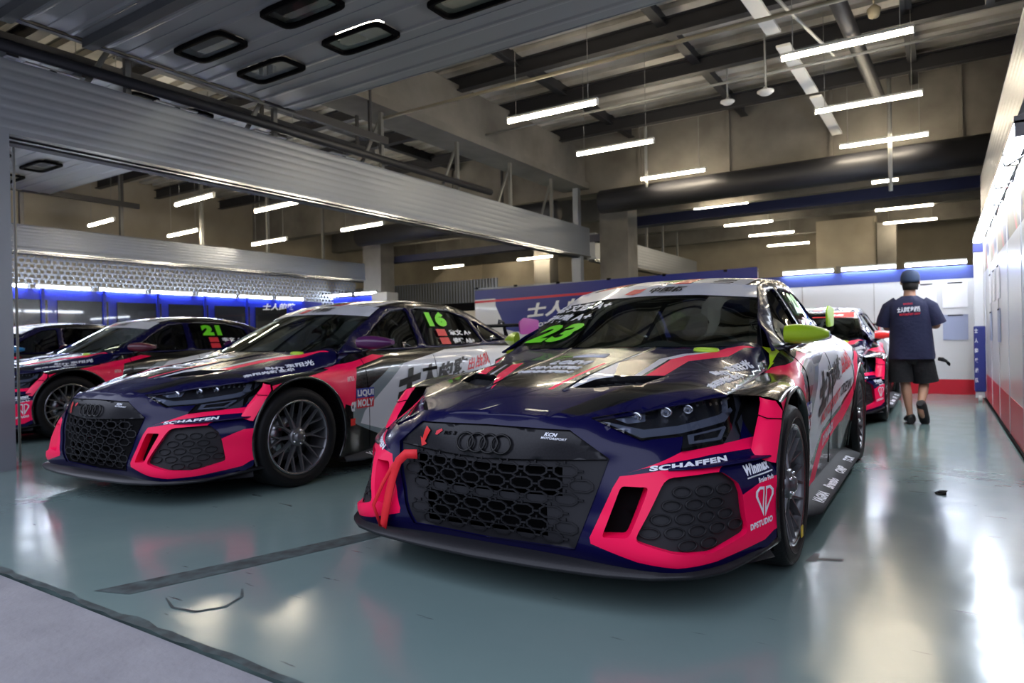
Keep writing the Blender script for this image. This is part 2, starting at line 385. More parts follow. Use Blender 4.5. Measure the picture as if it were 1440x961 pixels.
def floor_mat():
    m = mat('epoxy', (.13,.20,.20), .16, coat=.0); nt = m.node_tree; b = nt.nodes['Principled BSDF']; L = nt.links; N = nt.nodes.new
    b.inputs['Specular IOR Level'].default_value = .8
    tc = N('ShaderNodeTexCoord'); n1 = N('ShaderNodeTexNoise'); n1.inputs['Scale'].default_value = 1.3; n1.inputs['Detail'].default_value = 8
    L.new(tc.outputs['Object'], n1.inputs['Vector']); mx = N('ShaderNodeMix'); mx.data_type = 'RGBA'; mx.inputs[6].default_value = (.125,.19,.185,1); mx.inputs[7].default_value = (.19,.255,.24,1); L.new(n1.outputs['Fac'], mx.inputs[0])
    # scuffs: stretched thresholded noise
    mp = N('ShaderNodeMapping'); mp.inputs['Scale'].default_value = (1.2,7,1); mp.inputs['Rotation'].default_value = (0,0,.5); n2 = N('ShaderNodeTexNoise'); n2.inputs['Scale'].default_value = 3.2; n2.inputs['Detail'].default_value = 7
    L.new(tc.outputs['Object'], mp.inputs[0]); L.new(mp.outputs[0], n2.inputs['Vector']); cr = N('ShaderNodeMapRange'); cr.inputs[1].default_value = .69; cr.inputs[2].default_value = .74; cr.inputs[4].default_value = .75; L.new(n2.outputs['Fac'], cr.inputs[0])
    m2 = N('ShaderNodeMix'); m2.data_type = 'RGBA'; L.new(mx.outputs[2], m2.inputs[6]); m2.inputs[7].default_value = (.03,.035,.035,1); L.new(cr.outputs[0], m2.inputs[0]); L.new(m2.outputs[2], b.inputs['Base Color'])
    n3 = N('ShaderNodeTexNoise'); n3.inputs['Scale'].default_value = 4; n3.inputs['Detail'].default_value = 6; L.new(tc.outputs['Object'], n3.inputs['Vector'])
    r = N('ShaderNodeMapRange'); r.inputs[3].default_value = .10; r.inputs[4].default_value = .26; L.new(n3.outputs['Fac'], r.inputs[0]); L.new(r.outputs[0], b.inputs['Roughness'])
    n4 = N('ShaderNodeTexNoise'); n4.inputs['Scale'].default_value = 9; n4.inputs['Detail'].default_value = 2; L.new(tc.outputs['Object'], n4.inputs['Vector']); bp = N('ShaderNodeBump'); bp.inputs['Strength'].default_value = .05; bp.inputs['Distance'].default_value = .02; L.new(n4.outputs['Fac'], bp.inputs['Height']); L.new(bp.outputs[0], b.inputs['Normal'])
floor_mat()
mat('apron_concrete', (.27,.265,.28), .8, noise=(3,.8,(.18,.175,.19)), bump=(40,.2))
mat('joint_dark', (.028,.032,.032), .7, noise=(14,.8,(.075,.11,.11)))
def struct(name, mb, **k): return tag(mb.build(name,**k), kind='structure')
TY = 1.23
struct('floor', MB().box((-4,12.61,-.05),(26,22.76,.10),'epoxy'))
struct('floor_outside', MB().box((-4,-2.4,-.056),(26,7.21,.10),'apron_concrete'))
k = MB(); rng = random.Random(3)
xs = np.linspace(-9,3,160); k.grid([[(x,TY-.018+rng.uniform(-.008,.008),.002) for x in xs],[(x,TY+.014+rng.uniform(-.010,.010),.002) for x in xs]],'joint_dark'); struct('trim_1',k)
k = MB(); k.grid([[(-2.76,1.30,.0015),(-2.60,1.75,.0015),(-2.45,2.22,.0015),(-2.36,2.5,.0015)],[(-2.60,1.35,.0015),(-2.47,1.75,.0015),(-2.33,2.20,.0015),(-2.26,2.5,.0015)]],'joint_dark'); tag(k.build('floor_mark'),'dark worn tyre stripe running across the green floor in front of the nearest car','floor mark')
# scuffed floor marks
def smear(pts, w, lab):
    k = MB(); rows = [[],[]]
    for i,(x,y) in enumerate(pts):
        a = pts[max(i-1,0)]; b = pts[min(i+1,len(pts)-1)]; d = Vector((b[0]-a[0],b[1]-a[1],0)).normalized(); n = Vector((-d.y,d.x,0)); ww = w*math.sin(math.pi*(i+.6)/(len(pts)+.2))
        rows[0].append((x+n.x*ww,y+n.y*ww,.0018)); rows[1].append((x-n.x*ww,y-n.y*ww,.0018))
    k.grid(rows,'joint_dark'); tag(k.build('floor_mark'),lab,'floor mark')
smear([(-2.44,1.40),(-2.33,1.36),(-2.22,1.38),(-2.17,1.46),(-2.20,1.55),(-2.27,1.60)],.008,'thin curved rubber scuff on the green floor beside the dark tyre stripe')
k = MB(); k.grid([[(-.486,2.96,.0015),(-.445,2.972,.0015)],[(-.469,3.083,.0015),(-.447,3.095,.0015)]],'tape_grey'); k.grid([[(-.450,3.028,.0015),(-.352,3.062,.0015)],[(-.448,3.000,.0015),(-.352,3.030,.0015)]],'tape_grey')
tag(k.build('floor_tape'),'grey tape T mark on the floor beside the near front tyre','tape')
tag(MB().add([(-.04,4.53,.001),(.0,4.52,.012),(.02,4.58,.018),(-.02,4.62,.010),(-.05,4.58,.002)],[(0,1,2,3,4)],'matte_black').box((-.01,4.57,.006),(.04,.04,.012),'matte_black').build('rubber_scrap'),'small black scrap of rubber lying on the open floor','scrap')
struct('ceiling', MB().box((-4,13,5.15),(26,23.6,.06),'deck_metal'))
struct('wall_back', MB().box((-4,24.1,2.6),(26,.2,5.2),'concrete_pale'))
struct('wall_right', MB().box((1.4,12.6,2.6),(.15,22.8,5.2),'concrete'))
struct('wall_left', MB().box((-16.9,12.6,2.6),(.2,22.8,5.2),'concrete_pale'))
struct('wall_front', MB().box((-4,1.33,4.35),(26,.2,1.5),'concrete'))
k = MB(); k.box((-4,12.6,4.5),(26,.3,1.25),'concrete')
for x in (-9.5,-7.9,-4.9,-3.2,-1.5,.3): k.box((x,12.42,4.5),(.05,.06,1.25),'concrete')
struct('wall_bulkhead',k)
struct('trim_2', MB().box((-6.30,9.6,4.40),(.42,7.6,.80),'concrete').box((-6.30,9.6,4.03),(.60,7.6,.12),'concrete'))
k = MB()
for y in (15.6,18.5,21.5): k.box((-4,y,4.2),(26,.3,.6),'concrete')
struct('trim_3',k)
# ---- concrete columns
def thing_mesh(mb, name, label, cat, group=None, **k): return tag(mb.build(name,**k),label,cat,group)
thing_mesh(MB().box((-5.60,12.95,1.95),(.62,.5,3.9),'concrete'),'concrete_column','square concrete column where the near slatted header ends','column')
thing_mesh(MB().box((-12.35,12.95,1.95),(.62,.5,3.9),'concrete'),'concrete_column','square concrete column at the end of the farther slatted header','column')
thing_mesh(MB().box((-9.4,16.6,1.95),(.5,.5,3.9),'concrete'),'concrete_column','square concrete column in the lit space behind the blue banner wall','column')
thing_mesh(MB().box((-1.2,20.8,1.95),(.45,.4,3.9),'concrete'),'concrete_column','concrete column against the cream wall above the white back partition','column')
thing_mesh(MB().box((-2.2,20.9,3.0),(1.5,.3,2.2),'concrete_pale').box((-2.0,20.70,2.65),(.9,.06,.28),'grey_steel'),'wall_block','cream wall block with a grey vent above the white back partition','wall block')
# ---- ceiling beams
for i,(y,z,lab) in enumerate(((2.4,4.62,'first'),(3.8,4.62,'x'),(5.2,4.62,'x'),(6.75,4.62,'x'),(8.2,4.62,'x'),(9.62,4.62,'x'),(11.4,4.62,'x'))):
    k = MB(); x0,x1 = (-16.8,1.3)
    k.box(((x0+x1)/2,y,z+.09),(x1-x0,.13,.018),'dark_steel'); k.box(((x0+x1)/2,y,z+.19),(x1-x0,.014,.20),'dark_steel'); k.box(((x0+x1)/2,y,z+.29),(x1-x0,.13,.018),'dark_steel')
    nm = ['steel roof beam over the garage mouth','steel roof beam above the folded shutter door','steel roof beam near the far edge of the folded shutter door','dark steel roof beam just behind the folded shutter door','dark steel roof beam, second beyond the folded shutter door','dark steel roof beam, third beyond the folded shutter door','dark steel roof beam just in front of the concrete bulkhead'][i]
    thing_mesh(k,'roof_beam',nm,'beam','steel roof beams')
for i,x in enumerate((-9.3,-5.05,-2.9,-.3)):
    k = MB(); k.box((x,8.6,4.84),(.12,7.6,.02),'dark_steel'); k.box((x,8.6,4.93),(.012,7.6,.20),'dark_steel')
    thing_mesh(k,'roof_girder',['dark lengthwise girder under the roof over the next bay','dark lengthwise girder under the roof beside the concrete beam','dark lengthwise girder over the middle of the bay','dark lengthwise girder near the right hand wall'][i],'girder','lengthwise girders')
# purlins of the deck
k = MB()
for i in range(32): k.box((-4,1.8+.34*i,5.06),(25.6,.20,.09),'deck_rib')
struct('trim_4',k)
# ---- pipes, trays
thing_mesh(MB().tube([(-6.2,6.63,3.90),(1.2,6.66,3.90)],.022,'pipe_tan',8),'conduit_pipe','thin tan conduit running across below the roof beams','pipe')
thing_mesh(MB().tube([(-6.0,8.75,4.17),(1.2,8.8,4.17)],.018,'pipe_grey',8),'conduit_pipe','thin grey conduit crossing behind the hanging strip lights','pipe')
thing_mesh(MB().tube([(-.93,6.0,4.40),(-.72,11.4,4.40)],.085,'dark_steel',14),'drain_pipe','thick dark round pipe running lengthwise under the roof','pipe')
thing_mesh(MB().tube([(-1.35,6.4,4.15),(-1.0,8.6,4.15)],.018,'pipe_grey',8),'conduit_pipe','short pale conduit beside the thick dark pipe','pipe')
k = MB()
for a,b in (((-1.56,5.6,4.2),(-1.48,7.7,4.2)),((-1.46,8.1,4.2),(-1.42,9.9,4.2)),((-1.41,10.1,4.2),(-1.39,12.2,4.2))): k.beam(a,b,.15,.03,'housing_white')
thing_mesh(k,'cable_tray','white sheet metal cable tray running lengthwise under the roof','cable tray')
thing_mesh(MB().tube([(-5.6,12.15,3.60),(1.2,12.15,3.60)],.23,'dark_steel',20),'air_duct','wide dark duct crossing below the concrete bulkhead','duct')
thing_mesh(MB().box((-2.2,13.6,3.38),(7.0,.3,.20),'blue_steel'),'steel_crossbeam','dark blue steel crossbeam under the wide duct','beam')
thing_mesh(MB().tube([(-12.2,12.15,3.55),(-6.6,12.15,3.55)],.22,'dark_steel',20).beam((-11,12.25,3.7),(-11,12.25,5.1),.04,.04,'dark_steel').beam((-8,12.25,3.7),(-8,12.25,5.1),.04,.04,'dark_steel'),'air_duct','wide dark duct crossing the far end of the next bay','duct')
thing_mesh(MB().box((-9.3,13.4,3.10),(6.3,.25,.16),'blue_steel'),'steel_crossbeam','dark steel crossbeam at the far end of the next bay','beam')
for (x,y,z0,z1,lab) in ((-.62,11.85,3.1,5.1,'tall pale drop pipe in front of the wide dark duct'),(-4.55,11.85,3.7,5.1,'pale drop pipe on the concrete bulkhead'),(.05,6.9,4.0,5.1,'pale hanging bracket below the roof near the right hand wall')):
    thing_mesh(MB().tube([(x,y,z0),(x,y,z1)],.03,'pipe_grey',8),'drop_pipe',lab,'pipe')
for x,y,z,lab in ((-2.55,9.9,4.33,'small white ceiling lamp bowl under the middle roof beam'),(-1.78,8.7,3.95,'white round lamp bowl hanging beside the cable tray')):
    k = MB(); k.tube([(x,y,z),(x,y,5.05)],.012,'pipe_grey',6); k.lathe([(0,.01),(0,.06),(.03,.10),(.045,.10),(.07,.03),(.09,.02)],'housing_white',20,'z',(x,y,z-.06)); thing_mesh(k,'lamp_bowl',lab,'lamp')
k = MB(); k.tube([(-.55,8.1,4.3),(-.55,8.1,5.05)],.01,'pipe_tan',6); k.lathe([(0,.01),(.02,.05),(.10,.07),(.14,.03)],'pipe_tan',16,'z',(-.55,8.1,4.25)); thing_mesh(k,'sprinkler_bell','small yellowed bell under the roof behind the nearest strip light','bell')
# ---- sectional door folded up under the roof
def folded_door(x0, x1, y1, z, label):
    t = thing('overhead_door', label, 'door', ((x0+x1)/2, y1-1.9, z)); W = x1-x0
    for i in range(6):
        ya = 1.9-.61*(i+1)+.006; yb = 1.9-.61*i-.006; rows = []
        k = MB(); HO = []
        if i in (1,2):
            for j in range(5):
                cx = -W/2+.75+1.15*j; cy = (ya+yb)/2; HO.append([(cx+x*.95,cy+y*.95) for x,y in rnd([(-.34,-.16),(.34,-.16),(.34,.16),(-.34,.16)],.2,4)])
        def corr(q,off=0):
            q = np.atleast_2d(q); u = (q[:,1]-ya)/(yb-ya); return np.stack([q[:,0],q[:,1],-.010*(np.abs(np.sin(u*math.pi*2))>.97)+off],-1)
        for off in (0,.045): patch(k,[(-W/2,ya),(W/2,ya),(W/2,yb),(-W/2,yb)],HO,[],corr,(1.2,.024),'door_panel',off=off)
        k.sm = [False]*len(k.sm)
        k.box((0,ya,.02),(W,.012,.05),'door_panel'); k.box((0,yb,.02),(W,.012,.05),'door_panel')
        p = k.build('door_section', t)
        if i in (1,2):
            for j in range(5):
                cx = -W/2+.75+1.15*j; cy = (ya+yb)/2
                f = MB(); o = rnd([(-.34,-.16),(.34,-.16),(.34,.16),(-.34,.16)],.2,4); n = len(o); inn = [(x*.86,y*.74) for x,y in o]
                V = [(cx+x,cy+y,-.02) for x,y in o]+[(cx+x,cy+y,-.045) for x,y in o]+[(cx+x,cy+y,-.045) for x,y in inn]+[(cx+x,cy+y,-.02) for x,y in inn]
                f.add(V,[(r*n+q,r*n+(q+1)%n,(r+1)*n+(q+1)%n,(r+1)*n+q) for r in range(3) for q in range(n)],'matte_black')
                fr = f.build('window_frame', p)
                g = MB().add([(cx+x,cy+y,-.03) for x,y in inn],[tuple(range(n))],'door_pane').build('pane', p)
    for s in (-1,1):
        k = MB(); k.beam((s*(W/2+.06),-1.9,.03),(s*(W/2+.06),3.4,.03),.06,.09,'dark_steel'); k.build('door_track', t)
    for i in range(4):
        for s in (-1,1):
            k = MB(); k.beam((s*(W/2+.06),-1.4+1.5*i,.05),(s*(W/2+.06),-1.4+1.5*i,.85),.03,.04,'dark_steel'); k.build('track_hanger', t)
    for yy in (-.25,-.84): MB().box((0,yy,-.045),(W,.09,.07),'door_strut').build('stiffener_bar', t)
    k = MB(); k.box((-W/2-.02,-.2,-.005),(.012,3.4,.012),'pipe_tan'); e = k.build('edge_strip', t); e['label'] = 'thin yellow strip'
    return t
folded_door(-5.95,.30,5.0,3.50,'grey sectional shutter door folded flat under the roof with small windows')
folded_door(-12.4,-6.6,5.3,3.50,'grey sectional shutter door folded under the roof over the next bay')
# ---- slatted partition headers
def header(x, y0, y1, z0, z1, label, th=.22, bands=7):
    t = thing('partition_header', label, 'header', (x-th/2,(y0+y1)/2,0)); L = (y1-y0)/2
    k = MB(); prof = []
    h = z1-z0; n = bands*6
    for i in range(n+1):
        u = i/n; prof.append((th/2-.004*(1-abs(math.sin(math.pi*u*bands))**.3), z0+h*u))
    for s in (1,-1): k.grid([[(s*a,sy*L,z) for a,z in prof] for sy in (-1,1)],'aluminium')
    k.grid([[(-th/2,sy*L,z1),(th/2,sy*L,z1)] for sy in (-1,1)],'aluminium'); k.grid([[(a,s*L,z) for a in (-th/2+.005,th/2-.005)] for s in (1,) for z in (z0,z1)],'aluminium'); k.grid([[(a,-L,z) for a in (-th/2+.005,th/2-.005)] for z in (z0,z1)],'aluminium')
    k.build('slat_panel', t)
    k = MB(); k.box((0,0,z0-.03),(th+.03,2*L,.05),'aluminium'); k.box((th/2+.012,0,z0-.058),(.012,2*L,.022),'aluminium_bright'); k.box((th/2-.02,0,z0-.085),(.012,2*L,.012),'aluminium_bright'); k.box((0,0,z0-.075),(th*.5,2*L,.05),'dark_steel'); k.build('bottom_rail', t)
    return t
header(-6.09,2.05,12.6,2.66,3.20,'long slatted aluminium header between the nearest bay and the next bay')
header(-12.60,3.0,12.7,2.60,2.98,'slatted aluminium header on the far side of the next bay above the mesh')
header(-6.30,13.3,20.5,2.70,3.22,'slatted aluminium header beyond the concrete column over the back area')
header(.75,2.0,12.4,2.62,3.25,'slatted aluminium header high along the right hand wall')
k = MB(); k.box((-6.20,2.22,1.31),(.26,.20,2.62),'aluminium'); k.box((-6.10,2.115,1.31),(.07,.02,2.62),'aluminium'); thing_mesh(k,'partition_post','grey aluminium post standing at the front end of the near header','post')
k = MB(); k.box((-6.20,12.25,1.31),(.2,.14,2.62),'aluminium'); thing_mesh(k,'partition_post','slim aluminium post under the back end of the near header','post')
thing_mesh(MB().box((-6.2,12.25,3.6),(.12,.12,.85),'aluminium'),'steel_hanger','square steel hanger over the back end of the near header','hanger')
for i,y in enumerate((3.3,4.9,6.6,8.25,9.75,11.2)):
    k = MB(); k.beam((-6.2,y,3.2),(-6.2,y,4.02),.05,.05,'grey_steel'); k.beam((-6.24,y-.35,3.2),(-6.24,y,3.85),.03,.04,'grey_steel')
    thing_mesh(k,'steel_hanger','%s steel hanger with a slanted brace on the near header, counted from the garage mouth'%('first','second','third','fourth','fifth','sixth')[i],'hanger','hangers of the near header')
for i,y in enumerate((5.0,6.6,8.2,9.8,11.4)):
    k = MB(); k.beam((-12.7,y,2.98),(-12.7,y,4.9),.06,.06,'grey_steel'); thing_mesh(k,'steel_hanger','%s upright steel hanger on the farther header, counted from the garage mouth'%('first','second','third','fourth','fifth')[i],'hanger','hangers of the farther header')
for i,y in enumerate((14.2,15.4,16.6,17.8,19)):
    k = MB(); k.beam((-6.4,y,3.22),(-6.4,y,4.3),.05,.05,'grey_steel'); thing_mesh(k,'steel_hanger','%s thin steel hanger on the header beyond the concrete column'%('first','second','third','fourth','fifth')[i],'hanger','hangers of the header in the back area')
# dark rail and yellow bus bar over the near header
k = MB(); k.tube([(-6.10,1.5,3.30),(-6.10,9.0,3.32)],.05,'dark_steel',10); thing_mesh(k,'guide_rail','dark round guide rail along the top of the near header','rail')
for i in range(4): thing_mesh(MB().box((-6.42,2.75+1.1*i,3.30),(.22,.42,.012),'housing_white').box((-6.33,2.75+1.1*i,3.245),(.03,.05,.10),'dark_steel'),'reflector_plate','%s white plate seen above the near header, counted from the garage mouth'%('first','second','third','fourth')[i],'plate','white plates above the near header')
# ---- perforated shutter
k = MB(); nx = int(7.6/.10)
for j in range(8):
    z = 2.52-.085*j; off = .05*(j%2)
    k.box((-12.86,8.0,z+.026),(.012,9.2,.030),'aluminium')
    for i in range(92): k.box((-12.86,3.45+.10*i+off,z-.014),(.012,.036,.05),'aluminium')
k.box((-12.86,8.0,.92),(.012,9.2,1.85),'aluminium')
thing_mesh(k,'perforated_shutter','perforated grey roller shutter behind the blue wall of the next bay','shutter')
k = MB(); k.box((-13.5,15,1.4),(7,.03,2.4),'aluminium')
for i in range(70): k.box((-17+.1*i,14.97,1.4),(.02,.03,2.4),'grey_steel')
thing_mesh(k,'wire_partition','grey slatted screen in the back area behind the second header','screen')
# ---- back partition of the near bay
YB = 11.8
t = thing('back_partition','white partition wall with a blue top strip and red foot band behind the near bay','partition',(-1.05,YB,0))
k = MB(); k.box((0,.03,.96),(3.1,.05,1.48),'panel_white')
for x in (-.85,.18): k.box((x,.003,.96),(.006,.004,1.48),'grey_steel')
k.build('wall_board', t)
MB().box((0,.03,1.79),(3.1,.055,.19),'strip_blue').build('top_strip', t); MB().box((0,.03,.11),(3.1,.055,.22),'panel_red').build('foot_band', t)
t = thing('banner_wall','blue and white team banner wall with brush lettering and a red line','banner',(-5.53,YB,0)); k = MB()
B2 = lambda q,off=0: np.stack([np.atleast_2d(q)[:,0],np.full(len(np.atleast_2d(q)),-off),np.atleast_2d(q)[:,1]],-1)
patch(k,[(-2.93,0),(2.93,0),(2.93,2.08),(-2.93,2.0)],[],[([(-2.4,1.66),(-2.15,1.15),(-1.95,1.10),(-1.2,1.05),(-.9,.8),(-.5,.5),(2.93,.5),(2.93,2.2),(-2.4,2.2)],'banner_blue'),([(-2.93,1.80),(2.93,1.90),(2.93,2.2),(-2.93,2.2)],'banner_blue'),([(-2.93,1.73),(2.93,1.84),(2.93,1.885),(-2.93,1.775)],'panel_red')],B2,(.4,.3),'panel_white')
for sx,(t_,a,b,h) in enumerate((('士人的敢',(-1.62,1.36),(.2,1.46),.30),('MOTORSPORT CREW',(-1.5,1.18),(.1,1.26),.08))): put_text(k,t_,(a[0],a[1]),(b[0],b[1]),(0,h),'letter_white',B2,off=.006,bold=.04,shear=.2)
k.build('banner_face', t); k = MB(); k.box((0,.05,2.04),(5.86,.05,.03),'aluminium'); k.box((0,.05,1.0),(5.86,.03,2.0),'panel_white')
for x in (-2.9,-1.9,-.9,.2,1.3,2.4): k.box((x,.02,2.05),(.06,.06,.04),'matte_black')
k.build('banner_frame', t)
t = thing('low_partition','low cream partition with a black top band in front of the grey screen','partition',(-9.55,YB+.1,0)); MB().box((0,0,.79),(2.1,.05,1.58),'panel_cream').build('wall_board', t); MB().box((0,0,1.67),(2.1,.055,.18),'matte_black').build('top_strip', t)
k = MB(); k.box((-11.07,YB,1.0),(.48,.4,2.2),'panel_white'); thing_mesh(k,'white_cabinet','tall plain white cabinet at the end of the blue wall','cabinet',bevel=.01)
def strip_light(a, b, m, name, label, group, drop=None, w=.045, cap=True):
    a = Vector(a); b = Vector(b); c = (a+b)/2; t = thing(name,label,'strip light',c,0,group); d = (b-a)/2; n = d.normalized()
    k = MB(); k.beam(-d*.985,d*.985,w,w*.8,m); k.build('light_tube', t)
    k = MB(); up = Vector((0,0,w*.75)); k.beam(-d+up,d+up,w*1.2,w*.6,'housing_white')
    for s in (-1,1): k.beam(d*s,d*s*.975,w*1.1,w*1.3,'housing_white')
    k.build('light_housing', t)
    if drop:
        for s in (-.8,.8): MB().tube([d*s+up,d*s+Vector((0,0,drop-c.z))],.004,'pipe_grey',4).build('hanging_wire', t)
    return t
nx_ = ['leftmost strip light on top of the white back partition','middle strip light on top of the white back partition','strip light on top of the white back partition above the person in the cap']
for i,(a,b) in enumerate(((-2.19,-1.42),(-1.32,-.56),(-.455,.33))): strip_light((a,YB-.03,1.93),(b,YB-.03,1.93),'tube_cold','strip_light',nx_[i],'cold strip lights on the back partition')
# back area partitions of the next bay
t = thing('blue_wall','long blue wall with dark screens behind the parked cars of the next bay','wall',(-12.25,7.2,0))
k = MB(); k.box((0,0,.95),(.05,7.4,1.90),'panel_blue'); k.build('wall_board', t)
for i in range(6):
    k = MB(); k.box((.035,-2.6+.945*i+.15,1.42),(.02,.80,.62),'screen_dark'); k.build('dark_screen', t)
    k = MB(); k.beam((.05,-3.07+.945*i,1.2),(.05,-3.07+.945*i,1.95),.04,.05,'panel_blue'); k.build('wall_rib', t)
k = MB(); BW = lambda q,off=0: np.stack([np.full(len(np.atleast_2d(q)),.045+off),np.atleast_2d(q)[:,0],np.atleast_2d(q)[:,1]],-1)
put_text(k,'士人的敢',(2.05,1.66),(2.9,1.70),(0,.15),'letter_white',BW,off=.003,bold=.04,shear=.2); k.build('wall_lettering', t)
k = MB(); k.add([(0.02,-.9,0),(0.02,1.1,0),(0.02,1.1,1.62),(0.02,-.6,1.62),(-.02,-.9,0),(-.02,1.1,0),(-.02,1.1,1.62),(-.02,-.6,1.62)],[(0,1,2,3),(7,6,5,4),(0,3,7,4),(2,1,5,6),(3,2,6,7)],'panel_white',False); k.box((.022,.1,1.58),(.01,1.8,.02),'panel_red')
t = thing_mesh(k,'white_board','white panel with a red top line leaning at the far end of the blue wall','panel'); t.location = (-11.7,10.9,0)
ordn = ['first','second','third','fourth','fifth','sixth','seventh']
Ys = [(4.03,4.86),(4.97,5.80),(5.93,6.73),(6.83,7.64),(7.76,8.59),(8.67,9.48),(9.59,10.32)]
for i,(a,b) in enumerate(Ys): strip_light((-12.2,a,1.94),(-12.2,b,1.94),'tube_cold','strip_light','cold strip light on the blue wall, %s from the garage mouth'%ordn[i],'cold strip lights on the blue wall')
for i,(a,b) in enumerate(((-12.95,-12.15),(-12.05,-11.33))): strip_light((a,YB,2.12),(b,YB,2.12),'tube_cold','strip_light',['cold strip light at the back of the next bay, farther from the white cabinet','cold strip light at the back of the next bay, touching the white cabinet'][i],'cold strip lights at the back of the next bay')
MBk = MB().box((-12.1,YB+.06,1.0),(1.7,.05,2.1),'panel_blue'); thing_mesh(MBk,'blue_partition','short blue partition beside the tall white cabinet','partition')
# ---- right hand wall
t = thing('side_partition','glossy white side partition with a red foot band along the right hand wall','partition',(.50,6.6,0))
MB().box((.02,0,1.03),(.04,9.4,1.36),'panel_white').build('wall_board', t); MB().box((.02,0,.175),(.045,9.4,.35),'panel_red').build('foot_band', t)
k = MB(); patch(k,[(-4.7,1.71),(4.7,1.71),(4.7,2.14),(-4.7,2.14)],[],[([(-4.7+1.3*i,1.71),(-4.2+1.3*i,1.71),(-3.7+1.3*i,2.14),(-4.1+1.3*i,2.14)],'panel_navy') for i in range(7)]+[([(-4.1+1.3*i,1.71),(-4.0+1.3*i,1.71),(-3.5+1.3*i,2.14),(-3.6+1.3*i,2.14)],'panel_red') for i in range(7)],lambda q,off=0: np.stack([np.full(len(np.atleast_2d(q)),0.),np.atleast_2d(q)[:,0],np.atleast_2d(q)[:,1]],-1),(.6,.3),'concrete_pale'); k.build('reflection_band', t)  # navy and red slants: painted reflections along the top of the glossy wall
k = MB(); k.box((-.01,0,.012),(.02,9.4,.024),'matte_black'); k.build('floor_seal', t)
for i in range(8): MB().box((-.004,-4.1+1.2*i,1.05),(.006,.008,2.1),'panel_white').build('panel_joint', t)
rl = ['farthest','second farthest','third farthest','fourth farthest','fifth farthest','sixth farthest','nearest visible']
for i in range(7):
    b = 11.55-.92*i; t_ = strip_light((.44,b-.86,2.17),(.44,b,2.17),'tube_cold','strip_light','%s strip light in the row high on the right hand wall'%rl[i],'cold strip lights on the right hand wall',w=.075)
    k = MB(); k.tube([(-.03,.43,.08),(-.05,.42,-.03),(-.03,.36,-.07),(.03,.25,-.05),(.04,-.1,-.10),(.04,-.42,-.04)],.007,'cable',5); k.build('light_cable', t_)
t = thing('corner_post','white post with a blue padded foot at the corner of the two partitions','post',(.42,10.75,0))
MB().box((0,0,1.0),(.10,.10,1.9),'panel_white').build('post', t); k = MB(); k.box((0,-.01,.56),(.125,.125,.86),'post_blue'); pd = k.build('foot_pad', t, bevel=.015); k = MB()
PF = lambda q,off=0: np.stack([np.atleast_2d(q)[:,0],np.full(len(np.atleast_2d(q)),-.075-off),np.atleast_2d(q)[:,1]],-1)
for i,c_ in enumerate('士人的敢战队'): put_text(k,c_,(-.055,.90-.13*i),(-.02,.90-.13*i),(0,.06),'letter_white',PF,off=.001,bold=.04)
k.build('pad_lettering', t); k = MB(); k.lathe([(-.02,.005),(-.02,.045),(.02,.045),(.02,.005)],'housing_white',20,'x',(0,-.02,.045)); k.box((0,0,.11),(.07,.07,.03),'grey_steel'); k.build('caster', t)
k = MB(); k.box((.42,10.75,2.02),(.11,.11,.12),'post_blue'); thing_mesh(k,'post_cap','blue cap bracket on top of the white corner post','bracket')
pl = 0
for lab,x,z,w,h,m in (('white paper sheet in the upper row, pinned on the back partition nearest the corner post',.175,1.46,.31,.37,'paper'),('blue paper sheet in the lower row, pinned on the back partition nearest the corner post',.175,.985,.31,.37,'paper_blue'),('white paper sheet pinned on the back partition right beside the cap of the person',-.18,1.46,.26,.37,'paper')):
    k = MB(); k.box((x,YB-.008,z),(w,.006,h),m); k.box((x,YB-.014,z+h/2-.01),(w*.6,.006,.016),'matte_black'); thing_mesh(k,'paper_sheet',lab,'paper','paper sheets on the back partition')
for i,(y,z,m) in enumerate(((9.7,1.42,'paper'),(9.1,1.42,'paper'),(8.4,1.42,'paper'),(9.7,.98,'paper_blue'),(8.4,.98,'paper_blue'))):
    k = MB(); k.box((.493,y,z),(.006,.32,.34),m); k.box((.488,y,z+.16),(.006,.2,.014),'matte_black')
    thing_mesh(k,'paper_sheet',['white paper sheet in the upper row of the side partition, nearest the corner post','white paper sheet in the middle of the upper row on the side partition','white paper sheet in the upper row of the side partition, farthest from the corner post','blue paper sheet in the lower row of the side partition, nearer the corner post','blue paper sheet in the lower row of the side partition, farther from the corner post'][i],'paper','paper sheets on the side partition')
# ---- ceiling strip lights
CE = [(-4.43,6.94,3.6,'strip light nearest the concrete beam in the left row of the near bay'),(-4.55,9.03,3.68,'second strip light of the left row, beside the end of a dark roof beam'),(-4.63,11.77,3.84,'third strip light of the left row, in front of the concrete bulkhead'),
 (-1.37,7.45,3.8,'largest strip light, high beside the cable tray'),(-1.34,9.49,3.8,'second strip light of the right row, in front of the thick dark pipe'),(-1.31,11.75,3.86,'third strip light of the right row, at the end of the cable tray'),
 (-4.70,15.17,3.8,'strip light just beyond the wide dark duct on the left'),(-4.69,17.65,3.76,'strip light under the dark blue crossbeam on the left'),(-4.53,19.61,3.72,'second last strip light of the left row in the back area'),(-4.45,21.6,3.64,'last strip light of the left row in the back area'),
 (-1.30,18.37,3.86,'upper strip light above the cream wall in the back area'),(-1.24,20.15,3.78,'lower strip light above the cream wall in the back area')]
for x,y,z,lab in CE: strip_light((x,y,z),(x+1.2,y+(.02),z),'tube_warm','strip_light',lab,'warm strip lights of the near bay',drop=5.1)
k = strip_light((-1.05,14.2,3.72),(-.62,14.2,3.72),'tube_warm','strip_light','short strip light beside the tall pale drop pipe','warm strip lights of the near bay',drop=5.1)
